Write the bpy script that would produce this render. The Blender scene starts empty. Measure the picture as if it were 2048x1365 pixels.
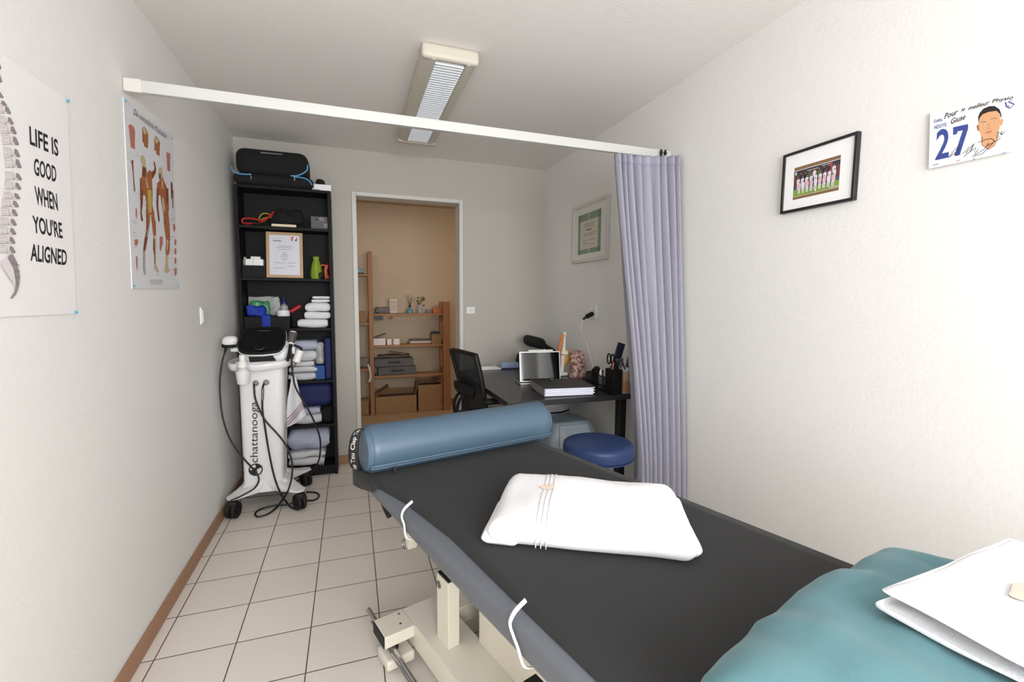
import bpy, bmesh, math, random
from mathutils import Vector, Matrix, noise
R_ = random.Random(7)
SC = bpy.context.scene
COL = SC.collection
PI = math.pi

# ------------------------------------------------------------------ camera
F, YAW, PITCH, ROLL, CZ = 918.5, .3369, .0905, .0068, 1.2778
def cam_axes():
    cy, sy = math.cos(YAW), math.sin(YAW)
    f = Vector((sy*math.cos(PITCH), cy*math.cos(PITCH), -math.sin(PITCH)))
    r = Vector((cy, -sy, 0)); u = r.cross(f)
    return math.cos(ROLL)*r+math.sin(ROLL)*u, -math.sin(ROLL)*r+math.cos(ROLL)*u, f
CR, CU, CF = cam_axes()
CAM = Vector((0, 0, CZ))
def ray(px, py): return CF + CR*((px-1024)/F) - CU*((py-682.5)/F)
# measured points of the photograph turned into metres on a known plane of the room
def PZ(px, py, z): d = ray(px, py); return CAM + d*((z-CZ)/d.z)
def PY(px, py, y): d = ray(px, py); return CAM + d*(y/d.y)
def PX(px, py, x): d = ray(px, py); return CAM + d*(x/d.x)
cd = bpy.data.cameras.new('camera'); cam = bpy.data.objects.new('camera', cd); COL.objects.link(cam)
cd.sensor_width = 36; cd.lens = F/2048*36; cd.clip_start = .02
cam.matrix_world = Matrix(((CR.x, CU.x, -CF.x, 0), (CR.y, CU.y, -CF.y, 0), (CR.z, CU.z, -CF.z, CZ), (0, 0, 0, 1)))
SC.camera = cam

# ------------------------------------------------------------------ materials
def lin(c):
    if isinstance(c, str):
        c = [int(c[i:i+2], 16)/255 for i in (0, 2, 4)]
    return tuple(x/12.92 if x <= .04045 else ((x+.055)/1.055)**2.4 for x in c)+(1,)
MATS = {}
def mat(name, col, rough=.6, metal=0, bump=0, bscale=200, var=0, vscale=8, sheen=0, coat=0, spec=.5, trans=0, alpha=1, stretch=None, emit=0):
    if name in MATS: return MATS[name]
    m = bpy.data.materials.new(name); m.use_nodes = True; MATS[name] = m
    nt = m.node_tree; N = nt.nodes; L = nt.links; b = N['Principled BSDF']
    c = lin(col)
    b.inputs['Base Color'].default_value = c; b.inputs['Roughness'].default_value = rough
    b.inputs['Metallic'].default_value = metal; b.inputs['Specular IOR Level'].default_value = spec
    if sheen: b.inputs['Sheen Weight'].default_value = sheen; b.inputs['Sheen Roughness'].default_value = .4
    if coat: b.inputs['Coat Weight'].default_value = coat; b.inputs['Coat Roughness'].default_value = .08
    if trans: b.inputs['Transmission Weight'].default_value = trans
    if alpha < 1: b.inputs['Alpha'].default_value = alpha
    if emit:
        b.inputs['Emission Color'].default_value = c; b.inputs['Emission Strength'].default_value = emit
    if bump or var:
        tc = N.new('ShaderNodeTexCoord'); mp = N.new('ShaderNodeMapping'); L.new(tc.outputs['Object'], mp.inputs[0])
        if stretch: mp.inputs['Scale'].default_value = stretch
        if bump:
            n = N.new('ShaderNodeTexNoise'); n.inputs['Scale'].default_value = bscale; n.inputs['Detail'].default_value = 3
            L.new(mp.outputs[0], n.inputs['Vector'])
            bp = N.new('ShaderNodeBump'); bp.inputs['Strength'].default_value = bump; bp.inputs['Distance'].default_value = .002
            L.new(n.outputs['Fac'], bp.inputs['Height']); L.new(bp.outputs[0], b.inputs['Normal'])
        if var:
            n2 = N.new('ShaderNodeTexNoise'); n2.inputs['Scale'].default_value = vscale; n2.inputs['Detail'].default_value = 4
            L.new(mp.outputs[0], n2.inputs['Vector'])
            mx = N.new('ShaderNodeMix'); mx.data_type = 'RGBA'
            mx.inputs['A'].default_value = tuple(x*(1-var) for x in c[:3])+(1,)
            mx.inputs['B'].default_value = tuple(min(1, x*(1+var)) for x in c[:3])+(1,)
            L.new(n2.outputs['Fac'], mx.inputs['Factor']); L.new(mx.outputs['Result'], b.inputs['Base Color'])
    return m

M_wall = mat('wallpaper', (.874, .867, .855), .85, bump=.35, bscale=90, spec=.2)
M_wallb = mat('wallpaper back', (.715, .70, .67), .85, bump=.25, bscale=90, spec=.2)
M_ceil = mat('ceiling plaster', (.90, .885, .872), .9, bump=.6, bscale=110, spec=.2)
M_hall = mat('hall plaster', (.77, .705, .62), .85, bump=.2, bscale=60, spec=.2)
M_frame = mat('door paint', (.79, .785, .765), .45)
M_skirt = mat('skirting wood', (.62, .47, .36), .55, var=.22, vscale=14, stretch=(14, .8, 30))
M_skirtb = mat('skirting wood back', (.62, .47, .36), .55, var=.22, vscale=14, stretch=(.8, 14, 30))
M_hfloor = mat('hall floor wood', (.66, .56, .45), .38, var=.1, vscale=5, stretch=(1, 8, 1))
M_black = mat('black laminate', (.09, .09, .094), .6, spec=.2)
M_blackp = mat('black plastic', (.05, .05, .055), .5, spec=.3)
M_rubber = mat('black rubber', (.05, .05, .05), .65)
M_glossb = mat('glossy black', (.012, .012, .013), .12, spec=.25)
M_white = mat('white plastic', (.88, .88, .87), .35)
M_cream = mat('cream enamel', (.86, .84, .785), .4)
M_creamd = mat('beige lamp plastic', (.76, .74, .685), .5)
M_louvre = mat('lamp louvre', (.86, .88, .90), .3)
M_alu = mat('white aluminium', (.80, .805, .79), .3, metal=.3)
M_chrome = mat('chrome', (.75, .75, .75), .12, metal=1)
M_steel = mat('steel', (.55, .55, .55), .3, metal=1)
M_pine = mat('pine wood', (.60, .42, .27), .55, var=.25, vscale=10, stretch=(6, 6, 1))
M_pineh = mat('pine board', (.62, .45, .30), .55, var=.22, vscale=10, stretch=(1, 6, 6))
M_card = mat('cardboard', (.60, .47, .34), .8, var=.12, vscale=12)
M_terry = mat('white terry', (.93, .93, .94), .95, bump=1.0, bscale=900, sheen=.3, spec=.1)
M_linen = mat('white linen', (.82, .82, .83), .9, bump=.5, bscale=400, var=.06, vscale=20, spec=.1)
M_linenb = mat('pale blue linen', (.70, .72, .79), .9, bump=.5, bscale=400, var=.08, vscale=20, spec=.1)
M_sheet = mat('black sheet', (.178, .179, .18), .8, bump=.25, bscale=900, sheen=.05, spec=.2)
M_slate = mat('slate vinyl', (.35, .365, .39), .45, bump=.06, bscale=500)
M_bolster = mat('blue vinyl', (.28, .365, .435), .42, bump=.06, bscale=400)
M_teal = mat('teal cotton', (.335, .495, .525), .8, bump=.2, bscale=700, sheen=.15, var=.04, vscale=6)
M_navy = mat('navy vinyl', (.125, .215, .385), .45, bump=.05, bscale=400)
M_blue = mat('royal blue cloth', (.03, .18, .62), .7)
M_dblue = mat('dark blue foam', (.015, .07, .30), .7)
M_ltblue = mat('light blue piping', (.34, .62, .80), .5)
M_curt = mat('curtain weave', (.585, .58, .63), .9, bump=.6, bscale=160, var=.07, vscale=90, stretch=(1, 1, .25), sheen=.1, spec=.1)
M_paper = mat('paper', (.90, .89, .89), .6)
M_paperw = mat('white paper', (.92, .92, .92), .5)
M_ink = mat('black ink', (.10, .09, .095), .6)
M_dink = mat('grey ink', (.45, .43, .44), .7)
M_navyink = mat('blue ink', (.20, .27, .54), .5)
M_red = mat('red rubber', (.66, .09, .10), .5)
M_yellow = mat('yellow band', (.72, .60, .12), .5)
M_lime = mat('lime net', (.50, .60, .10), .6)
M_green = mat('green plastic', (.25, .55, .35), .4)
M_leaf = mat('leaf green', (.20, .40, .10), .5)
M_oak = mat('oak frame', (.72, .60, .45), .5, var=.15, vscale=20)
M_salt = mat('salt rock', (.62, .44, .41), .8, bump=1.0, bscale=60, var=.4, vscale=45)
_n = M_salt.node_tree; _m = [x for x in _n.nodes if x.type == 'MIX'][0]; _f = _m.inputs['Factor'].links[0].from_socket
_r = _n.nodes.new('ShaderNodeMapRange'); _r.inputs['From Min'].default_value = .42; _r.inputs['From Max'].default_value = .60
_n.links.new(_f, _r.inputs['Value']); _n.links.new(_r.outputs[0], _m.inputs['Factor']); _m.inputs['A'].default_value = lin((.48, .30, .28)); _m.inputs['B'].default_value = lin((.80, .69, .64))
M_orange = mat('orange plastic', (.80, .45, .15), .45)
M_greyp = mat('grey plastic', (.55, .60, .635), .35)
M_grey = mat('mid grey', (.45, .45, .46), .5)
M_dgrey = mat('dark grey', (.25, .25, .26), .5)
M_folder = mat('grey case', (.34, .34, .345), .55)
M_glass = mat('glass', (.9, .95, .95), .05, alpha=.25)
M_screen = mat('tablet screen', (.02, .025, .03), .05, coat=.5)
M_cap = mat('bag cloth', (.05, .05, .05), .9, bump=.3, bscale=80)
M_plast = mat('clear plastic', (.75, .76, .76), .2, alpha=.6)
M_mesh = mat('chair mesh', (.07, .07, .075), .7, alpha=.74)
M_desk = mat('desk black brown', (.14, .14, .145), .3, spec=.5)
M_cable = mat('black cable', (.07, .07, .07), .45)
M_stitch = mat('zip', (.20, .28, .36), .5)
M_terrys = mat('beige stripe', (.82, .79, .77), .95)
M_beige = mat('beige print', (.86, .78, .72), .95)
M_copper = mat('wicker beige', (.72, .62, .52), .8)

def floor_mat():
    m = bpy.data.materials.new('floor tiles'); m.use_nodes = True; nt = m.node_tree; N = nt.nodes; L = nt.links; b = N['Principled BSDF']
    tc = N.new('ShaderNodeTexCoord'); sp = N.new('ShaderNodeSeparateXYZ'); L.new(tc.outputs['Object'], sp.inputs[0])
    def M(op, a, bb=None, c=None):
        n = N.new('ShaderNodeMath'); n.operation = op
        for i, v in enumerate((a, bb, c)):
            if v is None: continue
            if isinstance(v, (int, float)): n.inputs[i].default_value = v
            else: L.new(v, n.inputs[i])
        return n.outputs[0]
    def edge(o, off, step):
        q = M('DIVIDE', M('SUBTRACT', o, off), step); fr = M('FRACT', q)
        d = M('MULTIPLY', M('MINIMUM', fr, M('SUBTRACT', 1.0, fr)), step)
        return d, M('FLOOR', q)
    dx, ix = edge(sp.outputs['X'], -.6858-.255*20, .255); dy, iy = edge(sp.outputs['Y'], 1.842-.23358*20, .23358)
    d = M('MINIMUM', dx, dy)
    mask = N.new('ShaderNodeMapRange'); mask.inputs['From Min'].default_value = .0016; mask.inputs['From Max'].default_value = .0026; L.new(d, mask.inputs['Value'])
    wn = N.new('ShaderNodeTexWhiteNoise'); cb = N.new('ShaderNodeCombineXYZ'); L.new(ix, cb.inputs[0]); L.new(iy, cb.inputs[1]); L.new(cb.outputs[0], wn.inputs['Vector'])
    mx0 = N.new('ShaderNodeMix'); mx0.data_type = 'RGBA'; mx0.inputs['A'].default_value = lin((.85, .82, .785)); mx0.inputs['B'].default_value = lin((.87, .84, .805)); L.new(wn.outputs['Value'], mx0.inputs['Factor'])
    mx = N.new('ShaderNodeMix'); mx.data_type = 'RGBA'; mx.inputs['A'].default_value = lin((.36, .31, .27)); L.new(mask.outputs[0], mx.inputs['Factor']); L.new(mx0.outputs['Result'], mx.inputs['B'])
    L.new(mx.outputs['Result'], b.inputs['Base Color'])
    mr = N.new('ShaderNodeMapRange'); mr.inputs['To Min'].default_value = .9; mr.inputs['To Max'].default_value = .36; L.new(mask.outputs[0], mr.inputs['Value']); L.new(mr.outputs[0], b.inputs['Roughness'])
    bp = N.new('ShaderNodeBump'); bp.inputs['Strength'].default_value = .5; bp.inputs['Distance'].default_value = .002; L.new(mask.outputs[0], bp.inputs['Height']); L.new(bp.outputs[0], b.inputs['Normal'])
    return m
M_floor = floor_mat()

# ------------------------------------------------------------------ mesh building
class MB:
    def __init__(s, M=None): s.v = []; s.f = []; s.m = []; s.M = M or Matrix(); s.mi = 0
    def add(s, vs, fs):
        b = len(s.v); s.v += [s.M @ Vector(v) for v in vs]
        s.f += [tuple(b+i for i in f) for f in fs]; s.m += [s.mi]*len(fs); return s
    def box(s, x0, x1, y0, y1, z0, z1):
        return s.add([(x, y, z) for z in (z0, z1) for y in (y0, y1) for x in (x0, x1)], [(0, 2, 3, 1), (4, 5, 7, 6), (0, 1, 5, 4), (2, 6, 7, 3), (0, 4, 6, 2), (1, 3, 7, 5)])
    def cyl(s, p0, p1, r0, r1=None, n=24):
        p0, p1 = Vector(p0), Vector(p1); r1 = r0 if r1 is None else r1
        d = (p1-p0).normalized(); a = d.orthogonal().normalized(); b = d.cross(a)
        vs = [p+(a*math.cos(2*PI*i/n)+b*math.sin(2*PI*i/n))*r for p, r in ((p0, r0), (p1, r1)) for i in range(n)]
        return s.add(vs, [(i, (i+1) % n, n+(i+1) % n, n+i) for i in range(n)]+[tuple(range(n-1, -1, -1)), tuple(range(n, 2*n))])
    def tube(s, pts, r, n=8, sub=6, flat=None):
        P = [Vector(p) for p in pts]
        if sub > 1 and len(P) > 2:
            Q = []
            for i in range(len(P)-1):
                p0, p1, p2, p3 = P[max(i-1, 0)], P[i], P[i+1], P[min(i+2, len(P)-1)]
                for k in range(sub):
                    t = k/sub
                    Q.append(.5*((2*p1)+(p2-p0)*t+(2*p0-5*p1+4*p2-p3)*t*t+(3*p1-p0-3*p2+p3)*t**3))
            P = Q+[P[-1]]
        vs = []; a = None
        for i, p in enumerate(P):
            d = (P[min(i+1, len(P)-1)]-P[max(i-1, 0)]).normalized()
            if a is None: a = (Vector(flat) if flat else d.orthogonal()).normalized()
            a = (a-d*a.dot(d)).normalized(); b = d.cross(a)
            rr = r(i/(len(P)-1)) if callable(r) else r
            ra, rb = rr if isinstance(rr, tuple) else (rr, rr)
            vs += [p+a*math.cos(2*PI*k/n)*ra+b*math.sin(2*PI*k/n)*rb for k in range(n)]
        fs = [(i*n+k, i*n+(k+1) % n, (i+1)*n+(k+1) % n, (i+1)*n+k) for i in range(len(P)-1) for k in range(n)]
        fs += [tuple(range(n-1, -1, -1)), tuple((len(P)-1)*n+k for k in range(n))]
        return s.add(vs, fs)
    def lathe(s, prof, c=(0, 0, 0), n=32, sx=1, sy=1):
        c = Vector(c); vs = []
        for r, z in prof: vs += [c+Vector((max(r, 1e-4)*math.cos(2*PI*k/n)*sx, max(r, 1e-4)*math.sin(2*PI*k/n)*sy, z)) for k in range(n)]
        fs = [(i*n+k, i*n+(k+1) % n, (i+1)*n+(k+1) % n, (i+1)*n+k) for i in range(len(prof)-1) for k in range(n)]
        fs += [tuple(range(n-1, -1, -1)), tuple((len(prof)-1)*n+k for k in range(n))]
        return s.add(vs, fs)
    def prism(s, poly, ext):
        n = len(poly); e = Vector(ext); P = [Vector(p) for p in poly]
        return s.add(P+[p+e for p in P], [tuple(range(n-1, -1, -1)), tuple(range(n, 2*n))]+[(i, (i+1) % n, n+(i+1) % n, n+i) for i in range(n)])
    def grid(s, fn, nu, nv, cu=False):
        vs = [fn(i/nu, j/nv) for j in range(nv+1) for i in range(nu if cu else nu+1)]; w = nu if cu else nu+1
        return s.add(vs, [(j*w+i, j*w+(i+1) % w, (j+1)*w+(i+1) % w, (j+1)*w+i) for j in range(nv) for i in range(nu)])
    def rbox(s, c, h, r, n=10, amp=0, freq=4, seed=0, fn=None):
        """soft box: centre c, half sizes h, edge radius r, optional noise"""
        c = Vector(c); h = Vector(h); rr = min(r, *h); key = {}; vs = []; fs = []
        def warp(t): return math.copysign(1-(1-abs(t))**1.7, t)
        def pt(p):
            q = Vector([warp(p[i])*h[i] for i in range(3)])
            core = Vector([max(-(h[i]-rr), min(h[i]-rr, q[i])) for i in range(3)])
            d = q-core
            if d.length > 1e-9: q = core+d.normalized()*rr
            if amp:
                w_ = (q+c)*freq+Vector((seed*7.1, seed*3.3, seed))
                q = q+(noise.noise_vector(w_)+noise.noise_vector(w_*2.3)*.45)*amp
                q = Vector([max(-h[i], min(h[i], q[i])) for i in range(3)])
            if fn: q = Vector(fn(q))
            return q+c
        for ax in range(3):
            for sg in (-1, 1):
                idx = {}
                for i in range(n+1):
                    for j in range(n+1):
                        p = [0, 0, 0]; p[ax] = sg; p[(ax+1) % 3] = -1+2*i/n; p[(ax+2) % 3] = -1+2*j/n
                        k = tuple(round(x, 5) for x in p)
                        if k not in key: key[k] = len(vs); vs.append(pt(p))
                        idx[i, j] = key[k]
                for i in range(n):
                    for j in range(n):
                        q = (idx[i, j], idx[i+1, j], idx[i+1, j+1], idx[i, j+1])
                        fs.append(q if sg > 0 else q[::-1])
        return s.add(vs, fs)
    def towel(s, w, d, h, layers=2, amp=.004, seed=0, lean=0):
        """folded cloth: front (-y) shows bull-nosed layers; box 0..w, 0..d, 0..h"""
        hl = h/layers; nx = 16
        for L in range(layers):
            ins = (noise.noise(Vector((seed*5.3, L*3.1, 0)))*.5+.5)*.025*min(1, d/.15)
            prof = []
            for k in range(9):
                a = PI/2-PI*k/8; prof.append((ins+hl/2-math.cos(a)*hl/2, hl/2+math.sin(a)*hl*.5))
            prof = [(d, hl*.98)]+prof+[(d, .02*hl)]
            n = len(prof); vs = []
            for i in range(nx+1):
                t = i/nx; e = (1-abs(2*t-1)**8*.35)
                for (y, z) in prof:
                    nn = noise.noise_vector(Vector((t*w*14+seed, y*12, (z+L*hl)*20+seed*2)))
                    vs.append((max(0, min(w, w*t+lean*(L*hl+z)+nn.x*amp*.8)), max(0, min(d, y+nn.y*amp*1.6)), max(0, min(h, L*hl+hl/2+(z-hl/2)*e+nn.z*amp))))
            fs = [(i*n+k, (i+1)*n+k, (i+1)*n+(k+1) % n, i*n+(k+1) % n) for i in range(nx) for k in range(n)]
            fs += [tuple(range(n)), tuple(nx*n+k for k in range(n-1, -1, -1))]
            s.add(vs, fs)
        return s
    def build(s, name, mats, parent=None, ang=40, bevel=0, subsurf=0, solid=0, seg=2):
        if not isinstance(mats, (list, tuple)): mats = [mats]
        if parent is not None: O = parent_world(parent); inv = O.inverted()
        else:
            lo = Vector([min(v[i] for v in s.v) for i in range(3)]); hi = Vector([max(v[i] for v in s.v) for i in range(3)])
            inv = Matrix.Translation(-Vector(((lo.x+hi.x)/2, (lo.y+hi.y)/2, lo.z)))
        me = bpy.data.meshes.new(name); me.from_pydata([inv @ v for v in s.v], [], s.f)
        for m in mats: me.materials.append(m)
        me.polygons.foreach_set('material_index', s.m); me.polygons.foreach_set('use_smooth', [True]*len(s.f))
        bm = bmesh.new(); bm.from_mesh(me); bmesh.ops.recalc_face_normals(bm, faces=bm.faces); bm.to_mesh(me); bm.free()
        me.set_sharp_from_angle(angle=math.radians(ang)); me.update()
        o = bpy.data.objects.new(name, me); COL.objects.link(o)
        if parent is not None: o.parent = parent
        else: o.matrix_world = inv.inverted()
        if solid:
            m = o.modifiers.new('solid', 'SOLIDIFY'); m.thickness = solid; m.offset = 0
        if bevel:
            m = o.modifiers.new('bevel', 'BEVEL'); m.width = bevel; m.segments = seg; m.limit_method = 'ANGLE'; m.angle_limit = math.radians(35); m.harden_normals = False
        if subsurf:
            m = o.modifiers.new('sub', 'SUBSURF'); m.levels = subsurf; m.render_levels = subsurf
        return o
def parent_world(o):
    M = o.matrix_basis.copy()
    while o.parent is not None: o = o.parent; M = o.matrix_basis @ M
    return M
def tag(o, label, cat, group=None, kind=None):
    o['label'] = label; o['category'] = cat
    if group: o['group'] = group
    if kind: o['kind'] = kind
    return o
def thing(name, loc, label, cat, rz=0, group=None):
    o = bpy.data.objects.new(name, None); COL.objects.link(o); o.empty_display_size = .05
    o.location = loc; o.rotation_euler = (0, 0, rz)
    o.matrix_basis = Matrix.Translation(Vector(loc)) @ Matrix.Rotation(rz, 4, 'Z')
    return tag(o, label, cat, group)
def struct(o, label=None, cat=None):
    o['kind'] = 'structure'
    if label: o['label'] = label; o['category'] = cat
    return o
def frameM(o, x, y, z): # matrix with axes
    return Matrix(((x[0], y[0], z[0], o[0]), (x[1], y[1], z[1], o[1]), (x[2], y[2], z[2], o[2]), (0, 0, 0, 1)))
def RZ(loc, a): return Matrix.Translation(Vector(loc)) @ Matrix.Rotation(a, 4, 'Z')

_tc = {}
def text2d(st, bold=0):
    if (st, bold) in _tc: return _tc[st, bold]
    c = bpy.data.curves.new('t', 'FONT'); c.body = st; c.resolution_u = 3; c.offset = bold
    o = bpy.data.objects.new('t', c); COL.objects.link(o)
    dg = bpy.context.evaluated_depsgraph_get(); me = bpy.data.meshes.new_from_object(o.evaluated_get(dg))
    vs = [(v.co.x, v.co.y) for v in me.vertices]; fs = [tuple(p.vertices) for p in me.polygons]
    bpy.data.objects.remove(o); bpy.data.curves.remove(c); bpy.data.meshes.remove(me)
    x0 = min(v[0] for v in vs); x1 = max(v[0] for v in vs); y0 = min(v[1] for v in vs); y1 = max(v[1] for v in vs)
    r = ([((x-x0)/(x1-x0), (y-y0)/(y1-y0)) for x, y in vs], fs, (x1-x0)/(y1-y0)); _tc[st, bold] = r
    return r
class Decal:
    """flat print on a plane: origin O, right U, up V, outward N"""
    def __init__(s, O, U, V, N): s.O, s.U, s.V, s.N = Vector(O), Vector(U), Vector(V), Vector(N); s.mb = MB(); s.mats = []; s.k = 0
    def set(s, m):
        if m not in s.mats: s.mats.append(m)
        s.mb.mi = s.mats.index(m)
    def P(s, u, v, off): return s.O+s.U*u+s.V*v+s.N*off
    def uv(s, px, py):
        d = ray(px, py); t = (s.O-CAM).dot(s.N)/d.dot(s.N); p = CAM+d*t-s.O
        return (p.dot(s.U), p.dot(s.V))
    def poly(s, pts, m, lift=None):
        s.set(m); s.k += 1; off = .0004+s.k*.000012 if lift is None else lift
        s.mb.add([s.P(u, v, off) for u, v in pts], [tuple(range(len(pts)))])
    def ppx(s, pts, m): s.poly([s.uv(*p) for p in pts], m)
    def rect(s, u0, v0, u1, v1, m): s.poly([(u0, v0), (u1, v0), (u1, v1), (u0, v1)], m)
    def ell(s, u, v, a, b, m, n=16): s.poly([(u+a*math.cos(2*PI*i/n), v+b*math.sin(2*PI*i/n)) for i in range(n)], m)
    def ring(s, u, v, r0, r1, m, a0=0, a1=2*PI, n=24):
        s.set(m); s.k += 1; off = .0004+s.k*.000012
        vs = []
        for i in range(n+1):
            a = a0+(a1-a0)*i/n; vs += [s.P(u+r*math.cos(a), v+r*math.sin(a), off) for r in (r0, r1)]
        s.mb.add(vs, [(2*i, 2*i+1, 2*i+3, 2*i+2) for i in range(n)])
    def line(s, pts, w, m):
        s.set(m); s.k += 1; off = .0004+s.k*.000012; vs = []
        P = [Vector(p) for p in pts]
        for i, p in enumerate(P):
            d = (P[min(i+1, len(P)-1)]-P[max(i-1, 0)]); d = d.normalized() if d.length else Vector((1, 0)); q = Vector((-d.y, d.x))*w/2
            vs += [s.P(*(p+q), off), s.P(*(p-q), off)]
        s.mb.add(vs, [(2*i, 2*i+1, 2*i+3, 2*i+2) for i in range(len(P)-1)])
    def text(s, st, u0, v0, u1, v1, m, shear=0, rise=0):
        s.set(m); s.k += 1; off = .0004+s.k*.000012
        vs, fs, _ = text2d(st)
        s.mb.add([s.P(u0+(u1-u0)*x+shear*(v1-v0)*y, v0+(v1-v0)*y+rise*x, off) for x, y in vs], fs)
    def textm(s, st, O, U, V, m, bold=0):
        """text box with its own origin and edge vectors in (u, v)"""
        s.set(m); s.k += 1; off = .0004+s.k*.000012
        vs, fs, _ = text2d(st, bold); O, U, V = Vector(O), Vector(U), Vector(V)
        s.mb.add([s.P(*(O+U*x+V*y), off) for x, y in vs], fs)
    def build(s, name, parent): return s.mb.build(name, s.mats, parent)

# ------------------------------------------------------------------ the setting
LX, RX, YB, YF, H = -.735, 1.59, 3.697, -1.3, 2.372
DX0, DX1, DZ, YH, HY, HZ = .055, .837, 2.04, 3.83, 5.43, 2.33
HX0, HX1 = -1.4, 2.9
struct(MB().box(LX-.1, RX+.1, YF-.1, YH-.06, -.1, 0).build('floor', M_floor)).location  # object coordinates drive the tile grid
fl = bpy.data.objects['floor']
for v in fl.data.vertices: v.co = fl.matrix_basis @ v.co
fl.matrix_basis = Matrix()
struct(MB().box(HX0-.1, HX1+.1, YH-.06, HY+.1, -.1, 0).build('floor_hall', M_hfloor))
struct(MB().box(LX-.1, RX+.1, YF-.1, YB, H, H+.1).build('ceiling', M_ceil))
struct(MB().box(HX0-.1, HX1+.1, YH, HY+.1, HZ, HZ+.1).build('ceiling_hall', M_hall))
struct(MB().box(LX-.1, LX, YF-.1, YH-.05, 0, H).build('wall_left', M_wall))
struct(MB().box(RX, RX+.1, YF-.1, YB, 0, H).build('wall_right', M_wall))
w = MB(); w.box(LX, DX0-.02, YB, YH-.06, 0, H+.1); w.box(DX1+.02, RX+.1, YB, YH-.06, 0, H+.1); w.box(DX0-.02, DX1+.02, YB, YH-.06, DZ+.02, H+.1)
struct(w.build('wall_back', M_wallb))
w = MB(); w.box(HX0, DX0-.02, YH-.06, YH, 0, H+.1); w.box(DX1+.02, HX1, YH-.06, YH, 0, H+.1); w.box(DX0-.02, DX1+.02, YH-.06, YH, DZ+.02, H+.1)
struct(w.build('wall_hall_front', M_hall))
struct(MB().box(HX0-.1, HX1+.1, HY, HY+.1, 0, HZ).build('wall_hall_back', M_hall))
struct(MB().box(HX0-.1, HX0, YH, HY, 0, HZ).build('wall_hall_left', M_hall))
struct(MB().box(HX1, HX1+.1, YH, HY, 0, HZ).build('wall_hall_right', M_hall))
# window wall behind the photographer
WX0, WX1, WZ0, WZ1 = -.3, 1.4, .8, 2.15
w = MB(); w.box(LX, WX0, YF-.1, YF, 0, H); w.box(WX1, RX, YF-.1, YF, 0, H); w.box(WX0, WX1, YF-.1, YF, 0, WZ0); w.box(WX0, WX1, YF-.1, YF, WZ1, H)
struct(w.build('wall_front', M_wall))
w = MB()
for a, b in ((WX0, WX0+.05), ((WX0+WX1)/2-.03, (WX0+WX1)/2+.03), (WX1-.05, WX1)): w.box(a, b, YF-.07, YF-.02, WZ0, WZ1)
w.box(WX0, WX1, YF-.07, YF-.02, WZ0, WZ0+.05); w.box(WX0, WX1, YF-.07, YF-.02, WZ1-.05, WZ1)
struct(w.build('window_1', M_frame, bevel=.004))
# skirting
struct(MB().box(LX, LX+.012, YF, YB, 0, .066).build('baseboard_left', M_skirt, bevel=.003))
struct(MB().box(RX-.012, RX, YF, YB, 0, .066).build('baseboard_right', M_skirt, bevel=.003))
w = MB(); w.box(LX+.012, .02, YB-.012, YB, 0, .066); w.box(.868, RX-.012, YB-.012, YB, 0, .066)
struct(w.build('baseboard_back', M_skirtb, bevel=.003))
struct(MB().box(HX0, HX1, HY-.012, HY, 0, .075).build('baseboard_hall', M_skirtb, bevel=.003))
# door frame: architrave and lining
w = MB()
w.box(.022, DX0, YB-.012, YB+.02, 0, DZ+.03); w.box(DX1, .868, YB-.012, YB+.02, 0, DZ+.03); w.box(DX0, DX1, YB-.012, YB+.02, DZ, DZ+.03)
w.box(DX0-.02, DX0, YB+.02, YH+.01, 0, DZ); w.box(DX1, DX1+.02, YB+.02, YH+.01, 0, DZ); w.box(DX0-.02, DX1+.02, YB+.02, YH+.01, DZ, DZ+.02)
struct(w.build('door_1', M_frame, bevel=.003))

# ------------------------------------------------------------------ light
wd = bpy.data.worlds.new('world'); SC.world = wd; wd.use_nodes = True
wd.node_tree.nodes['Background'].inputs[0].default_value = (.75, .87, 1, 1); wd.node_tree.nodes['Background'].inputs[1].default_value = 1.0
def area(name, loc, rot, sx, sy, e, col):
    l = bpy.data.lights.new(name, 'AREA'); l.shape = 'RECTANGLE'; l.size = sx; l.size_y = sy; l.energy = e; l.color = col
    o = bpy.data.objects.new(name, l); COL.objects.link(o); o.location = loc; o.rotation_euler = rot; return o
area('window_daylight', ((WX0+WX1)/2, YF-.12, (WZ0+WZ1)/2), (PI/2, 0, 0), WX1-WX0, WZ1-WZ0, 108, (.985, .99, 1))
area('hall_lamp_light', (2.2, 4.5, 2.28), (0, math.radians(18), 0), .5, .5, 14.5, (1, .84, .66))
area('hall_left_light', (-.9, 4.4, 2.2), (0, math.radians(-20), 0), .6, .6, 5, (1, .92, .82))  # unseen weak warm area light under the hall ceiling, left side; no window there

# ================================================================== walls: posters, frames, sockets, rail, curtain, lamp
def wallplane(side, off=0):
    if side == 'L': return Decal((LX+off, 0, 0), (0, 1, 0), (0, 0, 1), (1, 0, 0))
    if side == 'R': return Decal((RX-off, 0, 0), (0, -1, 0), (0, 0, 1), (-1, 0, 0))
    if side == 'B': return Decal((0, YB-off, 0), (1, 0, 0), (0, 0, 1), (0, -1, 0))
def Z(x0, y0, s): return lambda *p: (x0+p[0]/s, y0+p[1]/s)
def sheet_prism(d, pts, th, mb=None):
    mb = mb or MB(); mb.prism([d.P(u, v, 0) for u, v in pts], -d.N*th); return mb

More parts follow.
